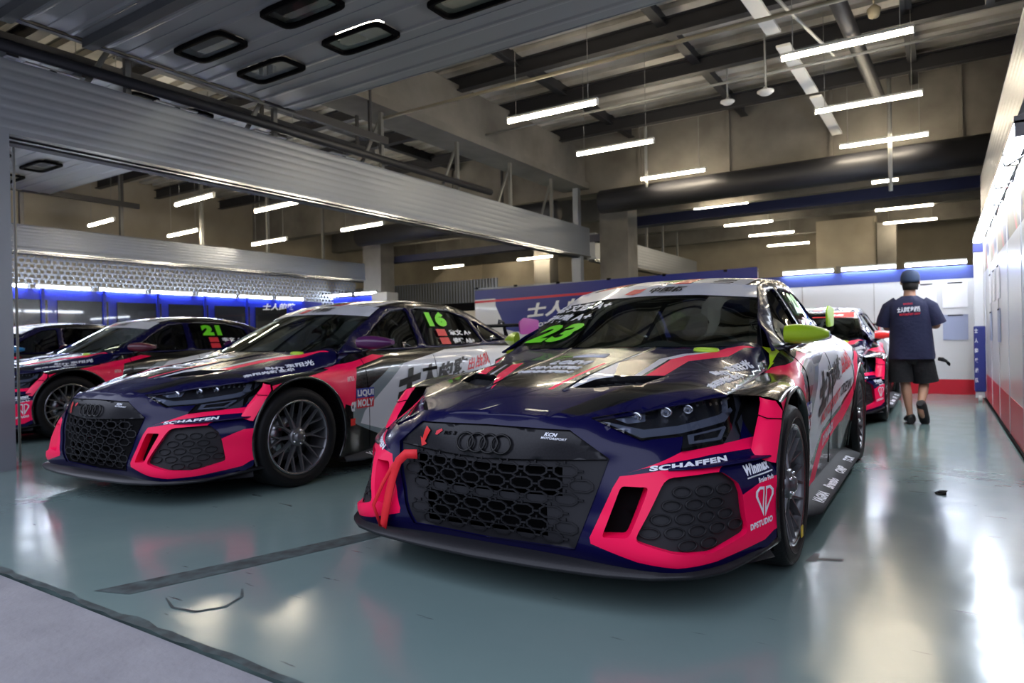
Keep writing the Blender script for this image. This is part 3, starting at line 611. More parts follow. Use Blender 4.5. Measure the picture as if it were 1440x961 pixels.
for x,y,z,lab in ((-4.72,4.45,3.80,'strip light shining through the window of the folded shutter door'),(-3.45,4.45,3.82,'strip light above the middle of the folded shutter door'),(-11.6,4.3,3.85,'strip light above the folded door of the next bay, farther from the post'),(-9.4,4.3,3.85,'strip light above the folded door of the next bay, nearer the post')): strip_light((x,y,z),(x+1.2,y,z),'tube_warm','strip_light',lab,'warm strip lights over the folded doors',drop=5.1)
NX = [(-15.4,7.32,3.56,'strip light farthest over the next bay above the slatted header'),(-10.95,6.6,3.34,'nearest strip light hanging over the next bay'),(-9.8,7.32,3.2,'strip light in the middle of the upper row over the next bay'),(-13.6,8.02,3.24,'strip light behind the hanger of the farther header'),
 (-12.3,9.1,3.06,'low strip light above the middle of the farther header'),(-9.96,9.42,3.16,'strip light nearest the near header over the next bay'),(-15.6,22.7,4.5,'tiny distant strip light over the deepest part of the back area'),(-10.04,16.1,3.18,'strip light in front of the cream wall behind the near header'),(-14.4,15.65,3.38,'left of the two strip lights above the grey screen'),(-13.05,16.1,3.16,'right of the two strip lights above the grey screen')]
for x,y,z,lab in NX: strip_light((x,y,z),(x+1.2,y-.08,z),'tube_warm','strip_light',lab,'warm strip lights over the next bay',drop=5.1)
# hanging chain at the near post
k = MB(); k.tube([(-6.46,2.45,.0),(-6.46,2.45,3.3)],.012,'pipe_grey',6); k.tube([(-6.47,2.50,.0),(-6.47,2.50,3.3)],.010,'pipe_grey',6); thing_mesh(k,'door_chain','thin hanging door chain just behind the aluminium post','chain')
# ============================================================ the car, built once at the origin (x across, y rearward from the front axle)
def circ(c, r, n=40, a0=0, a1=2*math.pi, end=False):
    k = n+1 if end else n
    return [(c[0]+r*math.cos(a0+(a1-a0)*i/n), c[1]+r*math.sin(a0+(a1-a0)*i/n)) for i in range(k)]
GR = [(.309,.607),(.432,.512),(.322,.19),(0,.178),(-.322,.19),(-.432,.512),(-.309,.607),(0,.614)]
INT = rnd([(.586,.452),(.49,.255),(.60,.218),(.70,.206),(.842,.245),(.824,.379),(.81,.422),(.765,.462)],.15)
SLOT = rnd([(.463,.424),(.54,.424),(.478,.262),(.405,.252)],.12)
HL = [(.375,.643),(.532,.571),(.676,.575),(.652,.532),(.822,.54),(.90,.58),(.99,.642),(1.004,.688),(.941,.695),(.861,.690),(.672,.680),(.58,.667),(.45,.652)]
HLc = [(.375,.643),(.532,.571),(.676,.575),(.652,.532),(.822,.54),(.90,.58),(.99,.642),(1.004,.69),(1.0,.80),(.40,.80)]
PINK_F = [(.374,.225),(.371,.246),(.44,.417),(.461,.455),(.602,.479),(.792,.484),(.765,.47),(.70,.40),(.824,.379),(.878,.404),(.93,.425),(1.2,.43),(1.2,.28),(.96,.231),(.916,.204),(.838,.19),(.719,.173),(.60,.170),(.50,.185)]
BAND2 = [(.478,.465),(.58,.50),(.655,.529),(.822,.541),(.97,.548),(1.2,.55),(1.2,.515),(.936,.518),(.75,.512),(.606,.497),(.523,.480)]
_q = np.array([(u,z) for u in np.linspace(.375,1.0,16) for z in np.linspace(.545,.69,10) if inpoly([(u,z)],HLc)[0] and z < .70])
_B = lambda q: np.stack([np.ones(len(q)),q[:,0],q[:,1],q[:,0]**2,q[:,0]*q[:,1],q[:,1]**2,q[:,0]**3],-1)
_cf = np.linalg.lstsq(_B(_q),TF(_q*[1,1.6]),rcond=None)[0]
def lens(q,off=0):
    q = np.atleast_2d(np.array(q,float)); a = np.stack([np.abs(q[:,0]),q[:,1]],-1); r = _B(a)@_cf+off
    return np.stack([r*np.sin(q[:,0]),YC-r*np.cos(q[:,0]),q[:,1]],-1)
def build_car(root):
    # ---- front bumper
    mb = MB()
    half = [(.20,.647),(.375,.643),(.45,.652),(.58,.667),(.672,.680),(.861,.690),(.941,.695),(1.06,.697),(1.06,.64),(1.02,.585),(.985,.545),(1.0,.50),(.985,.45),(.982,.36),(.972,.20),(.93,.175),(.83,.16),(.7,.15),(.45,.14),(.2,.135)]
    outline = half+[(0,.135)]+mirp(half)[::-1]+[(0,.648)]
    blk = [(.0,.14),(.322,.15),(.36,.19),(.33,.17),(0,.16)]
    cols = []
    for s in (1,-1):
        q = (lambda p: p) if s > 0 else mirp
        cols += [(q([(.80,.535),(.905,.545),(1.0,.60),(1.045,.66),(1.05,.72),(.94,.72),(.94,.68)]),'lamp_trim'),(q(PINK_F),'pink_paint'),(q(BAND2),'pink_paint')]
    holes = [GR]+[h for a in (INT,SLOT,HLc) for h in (a,mirp(a))]
    patch(mb, outline, holes, cols, fascia, (.022,.016), 'navy_paint')
    T = lambda s,A,B,H,m='letter_white',**k: put_text(mb,s,A,B,H,m,fascia,**k)
    T('SCHAFFEN',(.545,.4735),(.803,.4905),(.004,.0165),bold=.05)
    T('SCHAFFEN',(-.76,.512),(-.53,.462),(.006,.022),bold=.06)
    bl_ = mb; mb = MB(); T2 = lambda s,A,B,H,m='letter_white',**k: put_text(mb,s,A,B,H,m,fascia,**k)
    T2('Winmax',(.846,.438),(.950,.455),(0,.034),bold=.06,shear=.2)
    patch(mb,[(.848,.4285),(.958,.445),(.958,.4495),(.848,.433)],[],[],fascia,(.05,.05),'letter_white',off=.003)
    T2('Brake Pads',(.890,.411),(.955,.420),(0,.017),bold=.03)
    T2('DPSTUDIO',(.850,.249),(.950,.266),(0,.022),bold=.05)
    for s in (1,-1):   # DP drop emblem: two half outlines
        O = [(0,.0),(.0,.108),(.020,.110),(.036,.094),(.036,.075),(.020,.045),(.0,.0)]
        I = [(.005,.03),(.005,.098),(.018,.100),(.027,.09),(.027,.076),(.016,.052)]
        ring = [(.914+s*(.003+x),.288+y) for x,y in O]
        patch(mb,ring,[[(.914+s*(.003+x),.288+y) for x,y in I]],[],fascia,(.02,.02),'letter_white',off=.003)
    mb.build('bumper_lettering', root); b = bl_.build('front_bumper', root)
    # recess walls around the openings
    def collar(poly, d0, d1, m, name, par, mirror=False):
        k = MB(); P = dens(poly,(.02,.02)); P.append(P[0])
        rows = [fascia(np.array(P),-d) for d in (d0,(d0+d1)/2,d1)]
        k.grid([list(map(tuple,r*([-1,1,1] if mirror else [1,1,1]))) for r in rows], m)
        return k
    for mirror in (False,True):
        s = -1 if mirror else 1
        k = collar(INT,0,.035,'pink_paint','x',root,mirror)
        n0 = MB(); patch(n0,[(s*x,y) for x,y in INT],[],[],fascia,(.03,.03),'grille_grey',off=-.03)
        for i in range(6):
            for j in range(7):
                cx = s*(.50+.068*j+(.034 if i%2 else 0)-.0*i); cz = .235+.042*i
                ring_o = [(cx+.030*math.cos(a)*1.0, cz+.0185*math.sin(a)) for a in np.linspace(0,2*math.pi,17)[:-1]]
                if not all(inpoly(ring_o,[(s*x,y) for x,y in INT])): continue
                ri = [(cx+.0245*math.cos(a), cz+.0148*math.sin(a)) for a in np.linspace(0,2*math.pi,17)[:-1]]
                V = np.concatenate([fascia(np.array(ring_o),-.028),fascia(np.array(ring_o),-.022),fascia(np.array(ri),-.022),fascia(np.array(ri),-.028)])
                n0.add(V,[(r*16+t,r*16+(t+1)%16,(r+1)*16+(t+1)%16,(r+1)*16+t) for r in range(3) for t in range(16)],'grille_line')
        k.build('intake_surround', root); n0.build('intake_mesh', root)
        k = collar(SLOT,0,.07,'pink_paint','x',root,mirror)
        patch(k,[(s*x,y) for x,y in SLOT],[],[],fascia,(.05,.05),'matte_black',off=-.07); k.build('air_slot', root)
    # ridge blade under the lettering
    for s in (1,-1):
        k = MB(); rows = []
        for t in np.linspace(0,1,13):
            ph = .60+.405*t; z = .478+.022*t**1.5; w = .006+.026*math.sin(math.pi*min(t*.62,1))
            a = fascia([(ph,z+.005)])[0]; c = fascia([(ph,z-.006)],0)[0]; o1 = fascia([(ph,z+.002)],w)[0]; o2 = fascia([(ph,z-.003)],w)[0]
            rows.append([tuple(p*[s,1,1]) for p in (a,o1,o2,c)])
        k.grid(rows,'navy_paint'); k.build('bumper_blade', root)
    # ---- grille
    k = MB(); S1 = [(-.315,.474),(.285,.474),(.285,.372),(-.315,.372)]; S2 = [(-.262,.340),(.232,.340),(.232,.222),(-.262,.215)]
    patch(k, GR, [S1,S2], [], fascia, (.03,.03), 'grille_grey', off=-.012)
    P = dens(GR,(.03,.03)); P.append(P[0]); k.grid([list(map(tuple,fascia(np.array(P),o))) for o in (.003,.004,-.012)],'navy_paint')
    patch(k,[(.309,.6),(.40,.535),(.425,.507),(0,.492),(-.425,.507),(-.40,.535),(-.309,.6),(0,.607)],[],[],fascia,(.03,.02),'carbon',off=-.006)
    k.grid([[tuple(fascia([(ph,.507-.015*math.cos(ph/.425*math.pi/2)+dz)],o)[0]) for ph in np.linspace(-.425,.425,25)] for dz,o in ((.001,-.006),(-.0015,-.006),(-.0015,-.014))],'matte_black')
    put_text(k,'KCN',(.222,.583),(.268,.5805),(.002,.013),'letter_white',fascia,off=-.003,bold=.05,shear=.3)
    put_text(k,'MOTORSPORT',(.212,.573),(.300,.568),(.001,.008),'letter_white',fascia,off=-.003,bold=.03,shear=.2)
    patch(k,[(-.222,.575),(-.20,.585),(-.193,.578),(-.215,.560),(-.225,.560)],[],[],fascia,(.05,.05),'letter_red',off=-.003)
    put_text(k,'RS 3',(-.185,.563),(-.125,.566),(0,.014),'matte_black',fascia,off=-.003,bold=.05,shear=.2)
    g = k.build('grille', root)
    # arrow sticker pointing at the tow eye
    k = MB(); A = np.array([(0,0),(.0,-.02),(.062,-.012),(.062,-.032),(.095,0),(.062,.032),(.062,.012),(.0,.02)])*.9
    a = math.radians(-118)
    Q = [(-.262+(x*math.cos(a)-y*math.sin(a))*.75,.583+(x*math.sin(a)+y*math.cos(a))) for x,y in A]
    patch(k,Q,[],[],fascia,(.03,.03),'red_paint',off=.0); o = k.build('tow_arrow_sticker', root); o['label'] = 'red arrow sticker'
    k = MB()
    for S,o in ((S1,-.06),(S2,-.06)): patch(k,[(x*1.05,(z-.3)*1.05+.3) for x,z in S],[],[],fascia,(.06,.06),'matte_black',off=o)
    k.build('radiator_opening', g)
    k = MB()
    oct_ = [(-.5,-.22),(-.28,-.5),(.28,-.5),(.5,-.22),(.5,.22),(.28,.5),(-.28,.5),(-.5,.22)]
    rows_ = [(.463,0),(.413,1),(.363,0),(.313,1),(.263,0),(.222,1)]
    for z,sh in rows_:
        for j in range(-5,6):
            cx = .098*(j+.5*sh)
            o = [(cx+x*.080,z+y*.045) for x,y in oct_]; i_ = [(cx+x*.068,z+y*.035) for x,y in oct_]
            if not all(inpoly(o,GR)): continue
            V = np.concatenate([fascia(np.array(q),f) for q,f in ((o,-.016),(o,-.007),(i_,-.007),(i_,-.016))])
            k.add(V,[(r*8+t,r*8+(t+1)%8,(r+1)*8+(t+1)%8,(r+1)*8+t) for r in range(3) for t in range(8)],'grille_line',False)
            for a_,b_ in (((cx,z+.023),(cx,z+.034)),((cx+.040,z),(cx+.058,z)),((cx-.018,z+.022),(cx-.030,z+.028))):
                p = fascia([a_],-.008)[0]; q = fascia([b_],-.008)[0]
                if all(inpoly([a_,b_],GR)): k.beam(p,q,.006,.006,'grille_line')
    k.build('grille_mesh', g)
    k = MB()
    for j in range(4):
        c = -.073+.0487*j*1.0; pts = [tuple(fascia([(c+.036*math.cos(t),.546+.0335*math.sin(t))],.004)[0]) for t in np.linspace(0,2*math.pi,29)]
        k.tube(pts,.0048,'badge_black',6,False)
    k.build('ring_badge', g)
    # ---- headlights
    for s in (1,-1):
        q = (lambda p: p) if s > 0 else mirp
        h = MB(); patch(h,q(HL),[],[],lens,(.04,.02),'lamp_back',off=-.05,flip=False)
        P = dens(q(HL),(.02,.02)); P.append(P[0]); P = np.array(P); h.grid([list(map(tuple,r_)) for r_ in (fascia(P,.001),lens(P,-.004),lens(P,-.05))],'matte_black')
        lamp = h.build('headlight', root)
        k = MB()
        patch(k,q([(.41,.632),(.535,.577),(.675,.582),(.90,.607),(.975,.640),(.97,.652),(.88,.630),(.68,.606),(.55,.600)]),[],[],lens,(.04,.02),'lamp_inside',off=-.012,flip=False)
        patch(k,q([(.70,.575),(.69,.548),(.83,.552),(.885,.585),(.885,.592)]),[q([(.725,.572),(.715,.556),(.82,.560),(.86,.583)])],[],lens,(.04,.02),'lamp_inside',off=-.012,flip=False)
        patch(k,q([(.90,.60),(.955,.632),(.985,.68),(.95,.685),(.92,.64)]),[],[],lens,(.04,.02),'lamp_inside',off=-.025,flip=False)
        patch(k,q([(.44,.640),(.50,.618),(.565,.622),(.575,.655),(.50,.650)]),[],[],lens,(.04,.02),'lamp_inside',off=-.03,flip=False)
        for (u,z,r) in ((.535,.636,.017),(.66,.648,.017),(.76,.654,.015)):
            c = lens([(s*u,z)],-.03)[0]; k.lathe([(-.004,.001),(-.010,r*.55),(-.004,r*.9),(-.012,r*1.1),(.006,r*1.2)],'chrome',20,'y',c); k.lathe([(-.014,.001),(-.012,r*.3),(-.006,r*.5)],'lamp_inside',12,'y',c)
        for i in range(8):
            u = .70+.032*i; patch(k,q([(u,.664),(u+.012,.665),(u+.016,.684),(u+.006,.683)]),[],[],lens,(.04,.02),'chrome',off=-.015,flip=False)
        k.build('lamp_unit', lamp)
        k = MB(); patch(k,q(HL),[],[],lens,(.03,.02),'lamp_glass',off=.002,flip=False); k.build('lamp_lens', lamp)
    # ---- splitter
    k = MB(); E_ = [(0,-.918),(.28,-.905),(.50,-.878),(.66,-.828),(.78,-.745),(.84,-.655),(.885,-.54),(.925,-.42),(.95,-.31),(.955,-.26)]
    E_ = [(-x,y) for x,y in E_[::-1]]+E_[1:]
    from_ = np.array(E_,float); ts = np.linspace(0,len(from_)-1,61); EE = [(np.interp(t,range(len(from_)),from_[:,0]),np.interp(t,range(len(from_)),from_[:,1])) for t in ts]
    def zl(x): return .148+.028*max(0,(abs(x)-.86)/.09)
    top = [(x,y,zl(x)+.004) for x,y in EE]; bot = [(x,y,zl(x)-.010) for x,y in EE]; inn = [(x*.93,-.70+(y+.90)*.75 if abs(x)<.9 else y+.02,zl(x)+.012) for x,y in EE]
    inb = [(p[0],p[1],p[2]-.026) for p in inn]
    k.grid([inn,top,bot,inb],'carbon')
    x0 = [(p[0],-.2,.135) for p in inb]; k.grid([inb,x0],'matte_black'); k.build('splitter', root)
    k = MB(); k.grid([[tuple(fascia([(ph,z)],o)[0]) for ph in np.linspace(-.97,.97,40)] for z,o in ((.20,-.03),(.15,-.03),(.128,.0))],'carbon'); k.build('lower_valance', root)
    # ---- hood
    VR = [(.21,-.478),(.297,-.454),(.45,-.36),(.50,-.175),(.40,-.24),(.303,-.293),(.25,-.35)]
    hc = []
    hr = [(.20,-.765),(.39,-.70),(.52,-.56),(.65,-.395),(.757,-.240),(.762,0),(.762,.25),(.768,.45),(.768,.53),(.725,.555)]
    ho = hr+[(.5,.47),(.25,.40),(0,.37)]+mirp(hr+[(.5,.47),(.25,.40)])[::-1]+[(0,-.772)]
    hcol = [
     ([(.0,-.76),(.18,-.75),(.30,-.60),(.45,-.45),(.47,-.38),(.40,-.40),(.20,-.50),(0,-.53)],'navy_paint'),
     ([(-.21,-.49),(-.19,-.1),(-.17,.36),(.15,.36),(.17,-.08),(.13,-.5),(0,-.53)],'black_paint'),
     ([(.26,-.70),(.34,-.69),(.52,-.42),(.70,-.20),(.60,-.20),(.40,-.40)],'black_paint'),
     ([(-.60,-.45),(-.50,-.52),(-.22,-.50),(-.20,-.25),(-.30,.0),(-.56,.1),(-.70,-.10),(-.66,-.34)],'black_paint'),
     ([(.186,-.50),(.21,-.478),(.25,-.35),(.303,-.293),(.20,.007),(.19,-.09)],'white_paint'),
     ([(.303,-.293),(.20,.007),(.348,.157),(.40,.10),(.38,-.24)],'black_paint'),
     ([(.376,-.244),(.402,-.232),(.385,.151),(.44,.225),(.60,.36),(.55,.37),(.411,.279),(.345,.143)],'white_paint'),
     ([(.418,-.223),(.485,-.182),(.48,.151),(.534,.213),(.62,.316),(.66,.44),(.62,.43),(.44,.254),(.396,.159)],'pink_paint'),
     ([(.118,-.528),(.130,-.377),(.146,-.05),(.158,-.05),(.149,-.380),(.136,-.527)],'pink_paint'),
     ([(-.155,-.54),(-.29,-.28),(-.40,.02),(-.34,.03),(-.235,-.25)],'pink_paint'),
     ([(-.43,-.27),(-.37,-.27),(-.50,.02),(-.56,.02)],'pink_paint'),
     ([(-.345,-.27),(-.325,-.27),(-.44,.04),(-.455,.04)],'white_paint'),
     ([(.53,.32),(.60,.36),(.70,.50),(.58,.44)],'pink_paint')]
    k = MB(); patch(k, ho, [VR,mirp(VR)], hcol, hood, (.032,.032), 'navy_paint')
    T = lambda s,A,B,H,m='letter_white',**kk: put_text(k,s,A,B,H,m,hood,**kk)
    T('SCHAFFEN',(-.20,-.275),(.095,-.285),(0,.035),bold=.05,shear=.2)
    T('PIN SKTBS',(-.165,-.19),(.09,-.20),(0,.045),bold=.03,shear=.2)
    T('LOEVI',(-.12,-.09),(.085,-.10),(0,.075),bold=.01,shear=.2)
    k.grid([[tuple(hood([(x,.08)],.004)[0]) for x in (-.08,-.03,.04,.09)],[tuple(hood([(x*.7+.02,.16)],.004)[0]) for x in (-.08,-.03,.04,.09)]],'white_paint')
    T('BHT',(.655,-.02),(.70,.10),(-.035,.02),bold=.04)
    T('东阳光',(.68,.13),(.735,.33),(-.045,.018),bold=.03)
    T('东阳光新业华',(.70,-.22),(.735,.16),(-.035,.012),bold=.03)
    # DP emblem ring near the screen base
    pts = [tuple(hood([(.50+.055*math.cos(t),.37+.022*math.sin(t))],.003)[0]) for t in np.linspace(0,2*math.pi,25)]; k.tube(pts,.0022,'lime_paint',5,False)
    hd = k.build('hood', root, solid=.008)
    for s in (1,-1):
        k = MB(); q = (lambda p: p) if s > 0 else mirp
        P = dens(q(VR),(.05,.05)); P.append(P[0]); k.grid([list(map(tuple,hood(np.array(P),o))) for o in (.0,-.02,-.045)],'black_paint')
        patch(k,q(VR),[],[],hood,(.05,.05),'matte_black',off=-.045)
        bx = np.array(VR)
        for i in range(14):
            y = -.47+.022*i; xs = [x for x in np.linspace(.2,.5,40) if inpoly([(x,y)],VR)[0]]
            if len(xs)>1: k.tube([tuple(hood([(s*x,y)],-.03)[0]) for x in (xs[0],(xs[0]+xs[-1])/2,xs[-1])],.003,'grille_grey',4)
        k.build('hood_vent', hd)
        k = MB()   # raised edge of the bonnet bulge
        L = [(.186,-.52),(.19,-.30),(.195,-.05),(.21,.20),(.24,.37)]
        k.tube([tuple(hood([(s*x,y)],-.004)[0]) for x,y in L],.010,'black_paint',8); k.build('bonnet_crease', hd)
    # ---- windscreen, strip, roof
    WB = [(-.70,.877),(-.5,.881),(-.25,.885),(0,.886),(.25,.885),(.5,.881),(.70,.877),(.66,1.0),(.61,1.12),(.563,1.222),(.3,1.246),(0,1.25),(-.3,1.246),(-.563,1.222),(-.61,1.12),(-.66,1.0)]
    STR = [(-.600,1.142),(-.3,1.168),(0,1.176),(.3,1.168),(.600,1.142),(.563,1.222),(.3,1.246),(0,1.25),(-.3,1.246),(-.563,1.222)]
    k = MB(); patch(k,WB,[],[],wind,(.05,.04),'windscreen_glass'); k.build('windshield', root)
    k = MB(); patch(k,STR,[],[],wind,(.05,.03),'white_paint',off=.004)
    put_text(k,'中国杯',(-.02,1.192),(.20,1.192),(0,.038),'letter_black',wind,off=.008,bold=.03,shear=.3)
    patch(k,[(-.17,1.19),(-.11,1.185),(-.07,1.20),(-.05,1.228),(-.09,1.222),(-.13,1.225),(-.15,1.21)],[],[],wind,(.05,.05),'letter_red',off=.007)
    k.build('sun_strip', root)
    k = MB(); IN = [(-.655,.905),(-.25,.913),(0,.915),(.25,.913),(.655,.905),(.62,1.0),(.572,1.12),(.53,1.21),(-.53,1.21),(-.572,1.12),(-.62,1.0)]
    patch(k,WB,[IN],[],wind,(.05,.04),'gloss_black',off=-.004); k.build('screen_border', root)
    RO = [(-.563,1.183),(-.3,1.11),(0,1.08),(.3,1.11),(.563,1.183),(.565,1.40),(.57,1.7),(.57,2.05),(.56,2.35),(.55,2.5),(.3,2.53),(0,2.55),(-.3,2.53),(-.55,2.5),(-.56,2.35),(-.57,2.05),(-.57,1.7),(-.565,1.4)]
    rcol = [([(.20,1.05),(.30,1.05),(.36,1.7),(.22,1.7)],'white_paint'),([(.42,1.05),(.5,1.1),(.52,1.7),(.42,1.7)],'white_paint'),([(.09,1.05),(.19,1.05),(.20,1.7),(.10,1.7)],'red_paint'),
            ([(-.20,1.05),(.0,1.05),(.1,2.0),(-.25,2.0)],'white_paint'),([(-.06,1.25),(.06,1.25),(.10,1.45),(-.05,1.45)],'lime_paint'),([(-.42,1.05),(-.26,1.05),(-.3,1.8),(-.5,1.8)],'red_paint'),([(-.56,1.1),(-.46,1.1),(-.5,1.8),(-.6,1.8)],'white_paint')]
    rcol += [([(.30,1.12+.08*i),(.42,1.16+.08*i),(.42,1.20+.08*i),(.30,1.16+.08*i)],'white_paint') for i in range(7)]
    k = MB(); patch(k,RO,[],rcol,roof,(.05,.05),'black_paint'); k.build('roof', root, solid=.01)
    # ---- greenhouse sides
    GO = [(.50,.86),(.62,.86),(.9,.875),(1.4,.88),(1.9,.885),(2.3,.89),(2.7,.90),(3.10,.915),(2.95,.985),(2.7,1.09),(2.5,1.18),(2.35,1.22),(2.05,1.27),(1.7,1.285),(1.40,1.265),(1.183,1.222),(.98,1.12),(.745,1.0),(.545,.885)]
    W1 = rnd([(.73,.885),(1.40,.895),(1.44,1.215),(1.27,1.195),(1.02,1.075)],.12)
    W2 = rnd([(1.50,.897),(2.08,.905),(2.38,.925),(2.30,1.15),(2.02,1.215),(1.52,1.225)],.12)
    W3 = rnd([(2.44,.925),(2.86,.945),(2.60,1.07),(2.39,1.135)],.12)
    for s in (1,-1):
        k = MB(); patch(k,GO,[W1,W2,W3],[([(1.3,1.3),(1.3,1.235),(2.4,1.19),(3.0,.96),(3.2,.9),(3.2,1.3)],'black_paint')],green,(.04,.03),'navy_paint',flip=s<0)
        if s < 0: k.v = [(-x,y,z) for x,y,z in k.v]
        k.build('window_frame', root, solid=.012)
        k = MB()
        for w in (W1,W2,W3):
            P = dens(w,(.03,.03)); P.append(P[0]); g_ = [green(np.array(P),o) for o in (.003,.004,-.02)]; k.grid([list(map(tuple,g)) for g in g_],'gloss_black')
        k.v = [(s*x,y,z) for x,y,z in k.v]; k.build('window_seal', root)
        for w,nm in ((W1,'side_window'),(W2,'side_window'),(W3,'quarter_window')):
            k = MB(); patch(k,w,[],[],green,(.06,.05),'tinted_glass',off=-.010,flip=s<0); k.v = [(s*x,y,z) for x,y,z in k.v]; k.build(nm, root)
    # ---- body sides
    ARF = circ((.035,.325),.385,48); ARR = circ((2.64,.325),.385,48)
    def yz(poly, st=.05): return [(y,side_t(y,z)) for y,z in dens(poly,(st,st))]
    SO = [(-.2,side_t(-.2,.60)),(-.2,7)]+[(y,7) for y in np.arange(-.1,3.56,.1)]+[(3.55,7),(3.55,0),(-.2,0)]
    pink1 = [(-.5,.40),(-.5,.665),(-.2,.672),(-.05,.70),(.151,.725),(.435,.765),(.62,.805),(.80,.845),(.90,.83),(.70,.785),(.575,.754),(.545,.64),(.53,.47),(.42,.50),(.35,.3)]
    white = [(.642,.431),(.60,.345),(.86,.27),(1.2,.40),(1.9,.47),(2.22,.60),(2.33,.75),(2.6,.81),(3.0,.87),(2.34,.884),(1.69,.862),(1.081,.765)]
    grey = [(1.081,.765),(.95,.757),(.50,.49),(.505,.36),(.86,.22),(.86,.27),(.60,.345),(.642,.431)]
    pink2 = [(.80,.15),(1.2,.37),(1.9,.44),(2.22,.58),(2.33,.73),(2.6,.80),(2.8,.80),(2.50,.72),(2.37,.62),(2.30,.55),(2.0,.36),(1.25,.27),(.98,.14)]
    lb = [(.545,.53),(.735,.53),(.735,.60),(.545,.60)]; lr = [(.545,.455),(.735,.455),(.735,.53),(.545,.53)]
    for s in (1,-1):
        k = MB(); cols = [(yz(p),m) for p,m in ((pink1,'pink_paint'),(grey,'grey_paint'),(white,'white_paint'),(pink2,'pink_paint'),(lb,'label_blue'),(lr,'letter_red'),([(.47,.34),(.53,.34),(.53,.39),(.47,.39)],'red_paint'))]
        patch(k,SO,[yz(ARF,.02),yz(ARR,.02)],cols,side,(.05,.25),'black_paint',flip=s<0)
        pre = lambda Q: np.array([(y,side_t(y,z)) for y,z in Q])
        txt = [('士',(.98,.48),(1.24,.53),(.05,.22),'letter_black',.10),('人',(1.25,.52),(1.46,.57),(.05,.20),'letter_black',.10),('的敢',(1.48,.59),(1.90,.66),(.05,.15),'letter_black',.06),
               ('出战队',(1.90,.66),(2.22,.72),(.05,.11),'letter_red',.03),('MOTORSPORT',(1.10,.43),(1.80,.52),(.02,.07),'letter_red',.03),('CREW',(1.84,.525),(2.14,.565),(.02,.07),'letter_black',.02),
               ('LIQUI',(.555,.535),(.725,.535),(0,.055),'letter_white',.05),('MOLY',(.555,.465),(.725,.465),(0,.055),'letter_white',.05),('ARTKA',(.26,.735) if 0 else (.455,.655),(.53,.66),(.0,.035),'letter_white',.0),
               ('CP',(.475,.44),(.53,.44),(0,.07),'letter_white',.06),('DYNAREX',(1.22,.30),(1.62,.35),(.0,.055),'letter_white',.05)]
        for t,A,B,H,m,bo in txt:
            if s < 0: A,B = B,A; H = (-H[0],H[1]) if False else H
            put_text(k,t,A,B,H,m,side,off=.004,bold=bo,pre=pre)
        k.v = [(s*x,y,z) for x,y,z in k.v]
        if s < 0: pass
        bs = k.build('body_side', root)
        # arch lips and wheel wells
        for (cy,cz,r,wy) in ((.035,.325,.385,0),(2.64,.325,.385,1)):
            k = MB(); a0,a1 = (-.52,math.pi+.45) if wy else (-.50,math.pi+.35)
            A = [a0+(a1-a0)*i/44 for i in range(45)]
            def lx(y,z):
                z = max(z,.135); return float(side([(max(y,-.2),side_t(max(y,-.2),min(z,.69)))])[0][0]) if y>-.2 else .957
            rows = []
            for rr,dx in ((r+.012,.000),(r+.008,.008),(r-.004,.007),(r-.010,-.01),(r-.012,-.14)):
                rows.append([(s*(lx(cy+r*math.cos(a),cz+r*math.sin(a))+dx),cy+rr*math.cos(a),cz+rr*math.sin(a)) for a in A])
            k.grid(rows,'gloss_black'); k.build('wheel_arch_lip', root)
            k = MB(); k.grid([[(s*x,cy+(r-.01)*math.cos(a),cz+(r-.01)*math.sin(a)) for a in np.linspace(-.55,math.pi+.55,25)] for x in (.93,.55)],'matte_black')
            k.box((s*.545,cy,.36),(.01,.80,.60),'matte_black'); k.build('wheel_well', root)
        # front flare plate and brake duct opening
        inner = [(.872,-.375,.500),(.876,-.33,.56),(.878,-.265,.625),(.875,-.215,.672),(.87,-.20,.694)]
        outer = [(.957,-.350,.470),(.958,-.318,.515),(.959,-.262,.590),(.957,-.215,.645),(.93,-.20,.680)]
        k = MB(); rows = []
        for t,bl in ((0,.0),(.15,.014),(.5,.022),(.85,.014),(1,0)):
            rows.append([(s*(a[0]+(b[0]-a[0])*t),a[1]+(b[1]-a[1])*t-bl,a[2]+(b[2]-a[2])*t) for a,b in zip(inner,outer)])
        k.grid(rows,'pink_paint')
        k.tube([(s*.872,-.262,.632),(s*.915,-.285,.622),(s*.96,-.245,.618)],.0022,'matte_black',4); k.build('fender_flare', root)
        k = MB()
        k.grid([[(s*.80,-.15,.695),(s*.80,-.30,.60),(s*.86,-.36,.50)],[(s*.80,.0,.68),(s*.80,.0,.60),(s*.86,.0,.50)]],'matte_black')
        k.grid([[(s*.875,-.20,.694),(s*.876,-.33,.56),(s*.872,-.37,.50)],[(s*.875,.0,.68),(s*.875,.0,.58),(s*.87,.0,.50)]],'matte_black')
        k.grid([[(s*.77,-.01,.70),(s*.88,-.01,.70)],[(s*.77,-.01,.48),(s*.88,-.01,.48)]],'matte_black')
        k.grid([[(s*.78,-.22,.698),(s*.876,-.20,.698)],[(s*.78,0,.70),(s*.88,0,.70)]],'matte_black')
        k.build('brake_duct', root)
        k = MB(); k.grid([[(s*x,y,z) for x,y,z in r_] for r_ in ([(.766,.44,.763),(.767,.50,.792),(.756,.540,.842),(.722,.545,.876)],[(.768,.445,.764),(.785,.53,.803),(.792,.60,.850),(.790,.53,.864)])],'lime_paint'); k.build('cowl_corner', root)
        # side skirt
        k = MB(); rows = []
        for y in np.linspace(.42,2.28,20):
            w = .985+.0*y-(.05 if y<.5 else 0); rows.append([(s*.86,y,.165),(s*.90,y,.135),(s*w,y,.105),(s*w,y,.09),(s*.80,y,.09)])
        k.grid(rows,'skirt_grey')
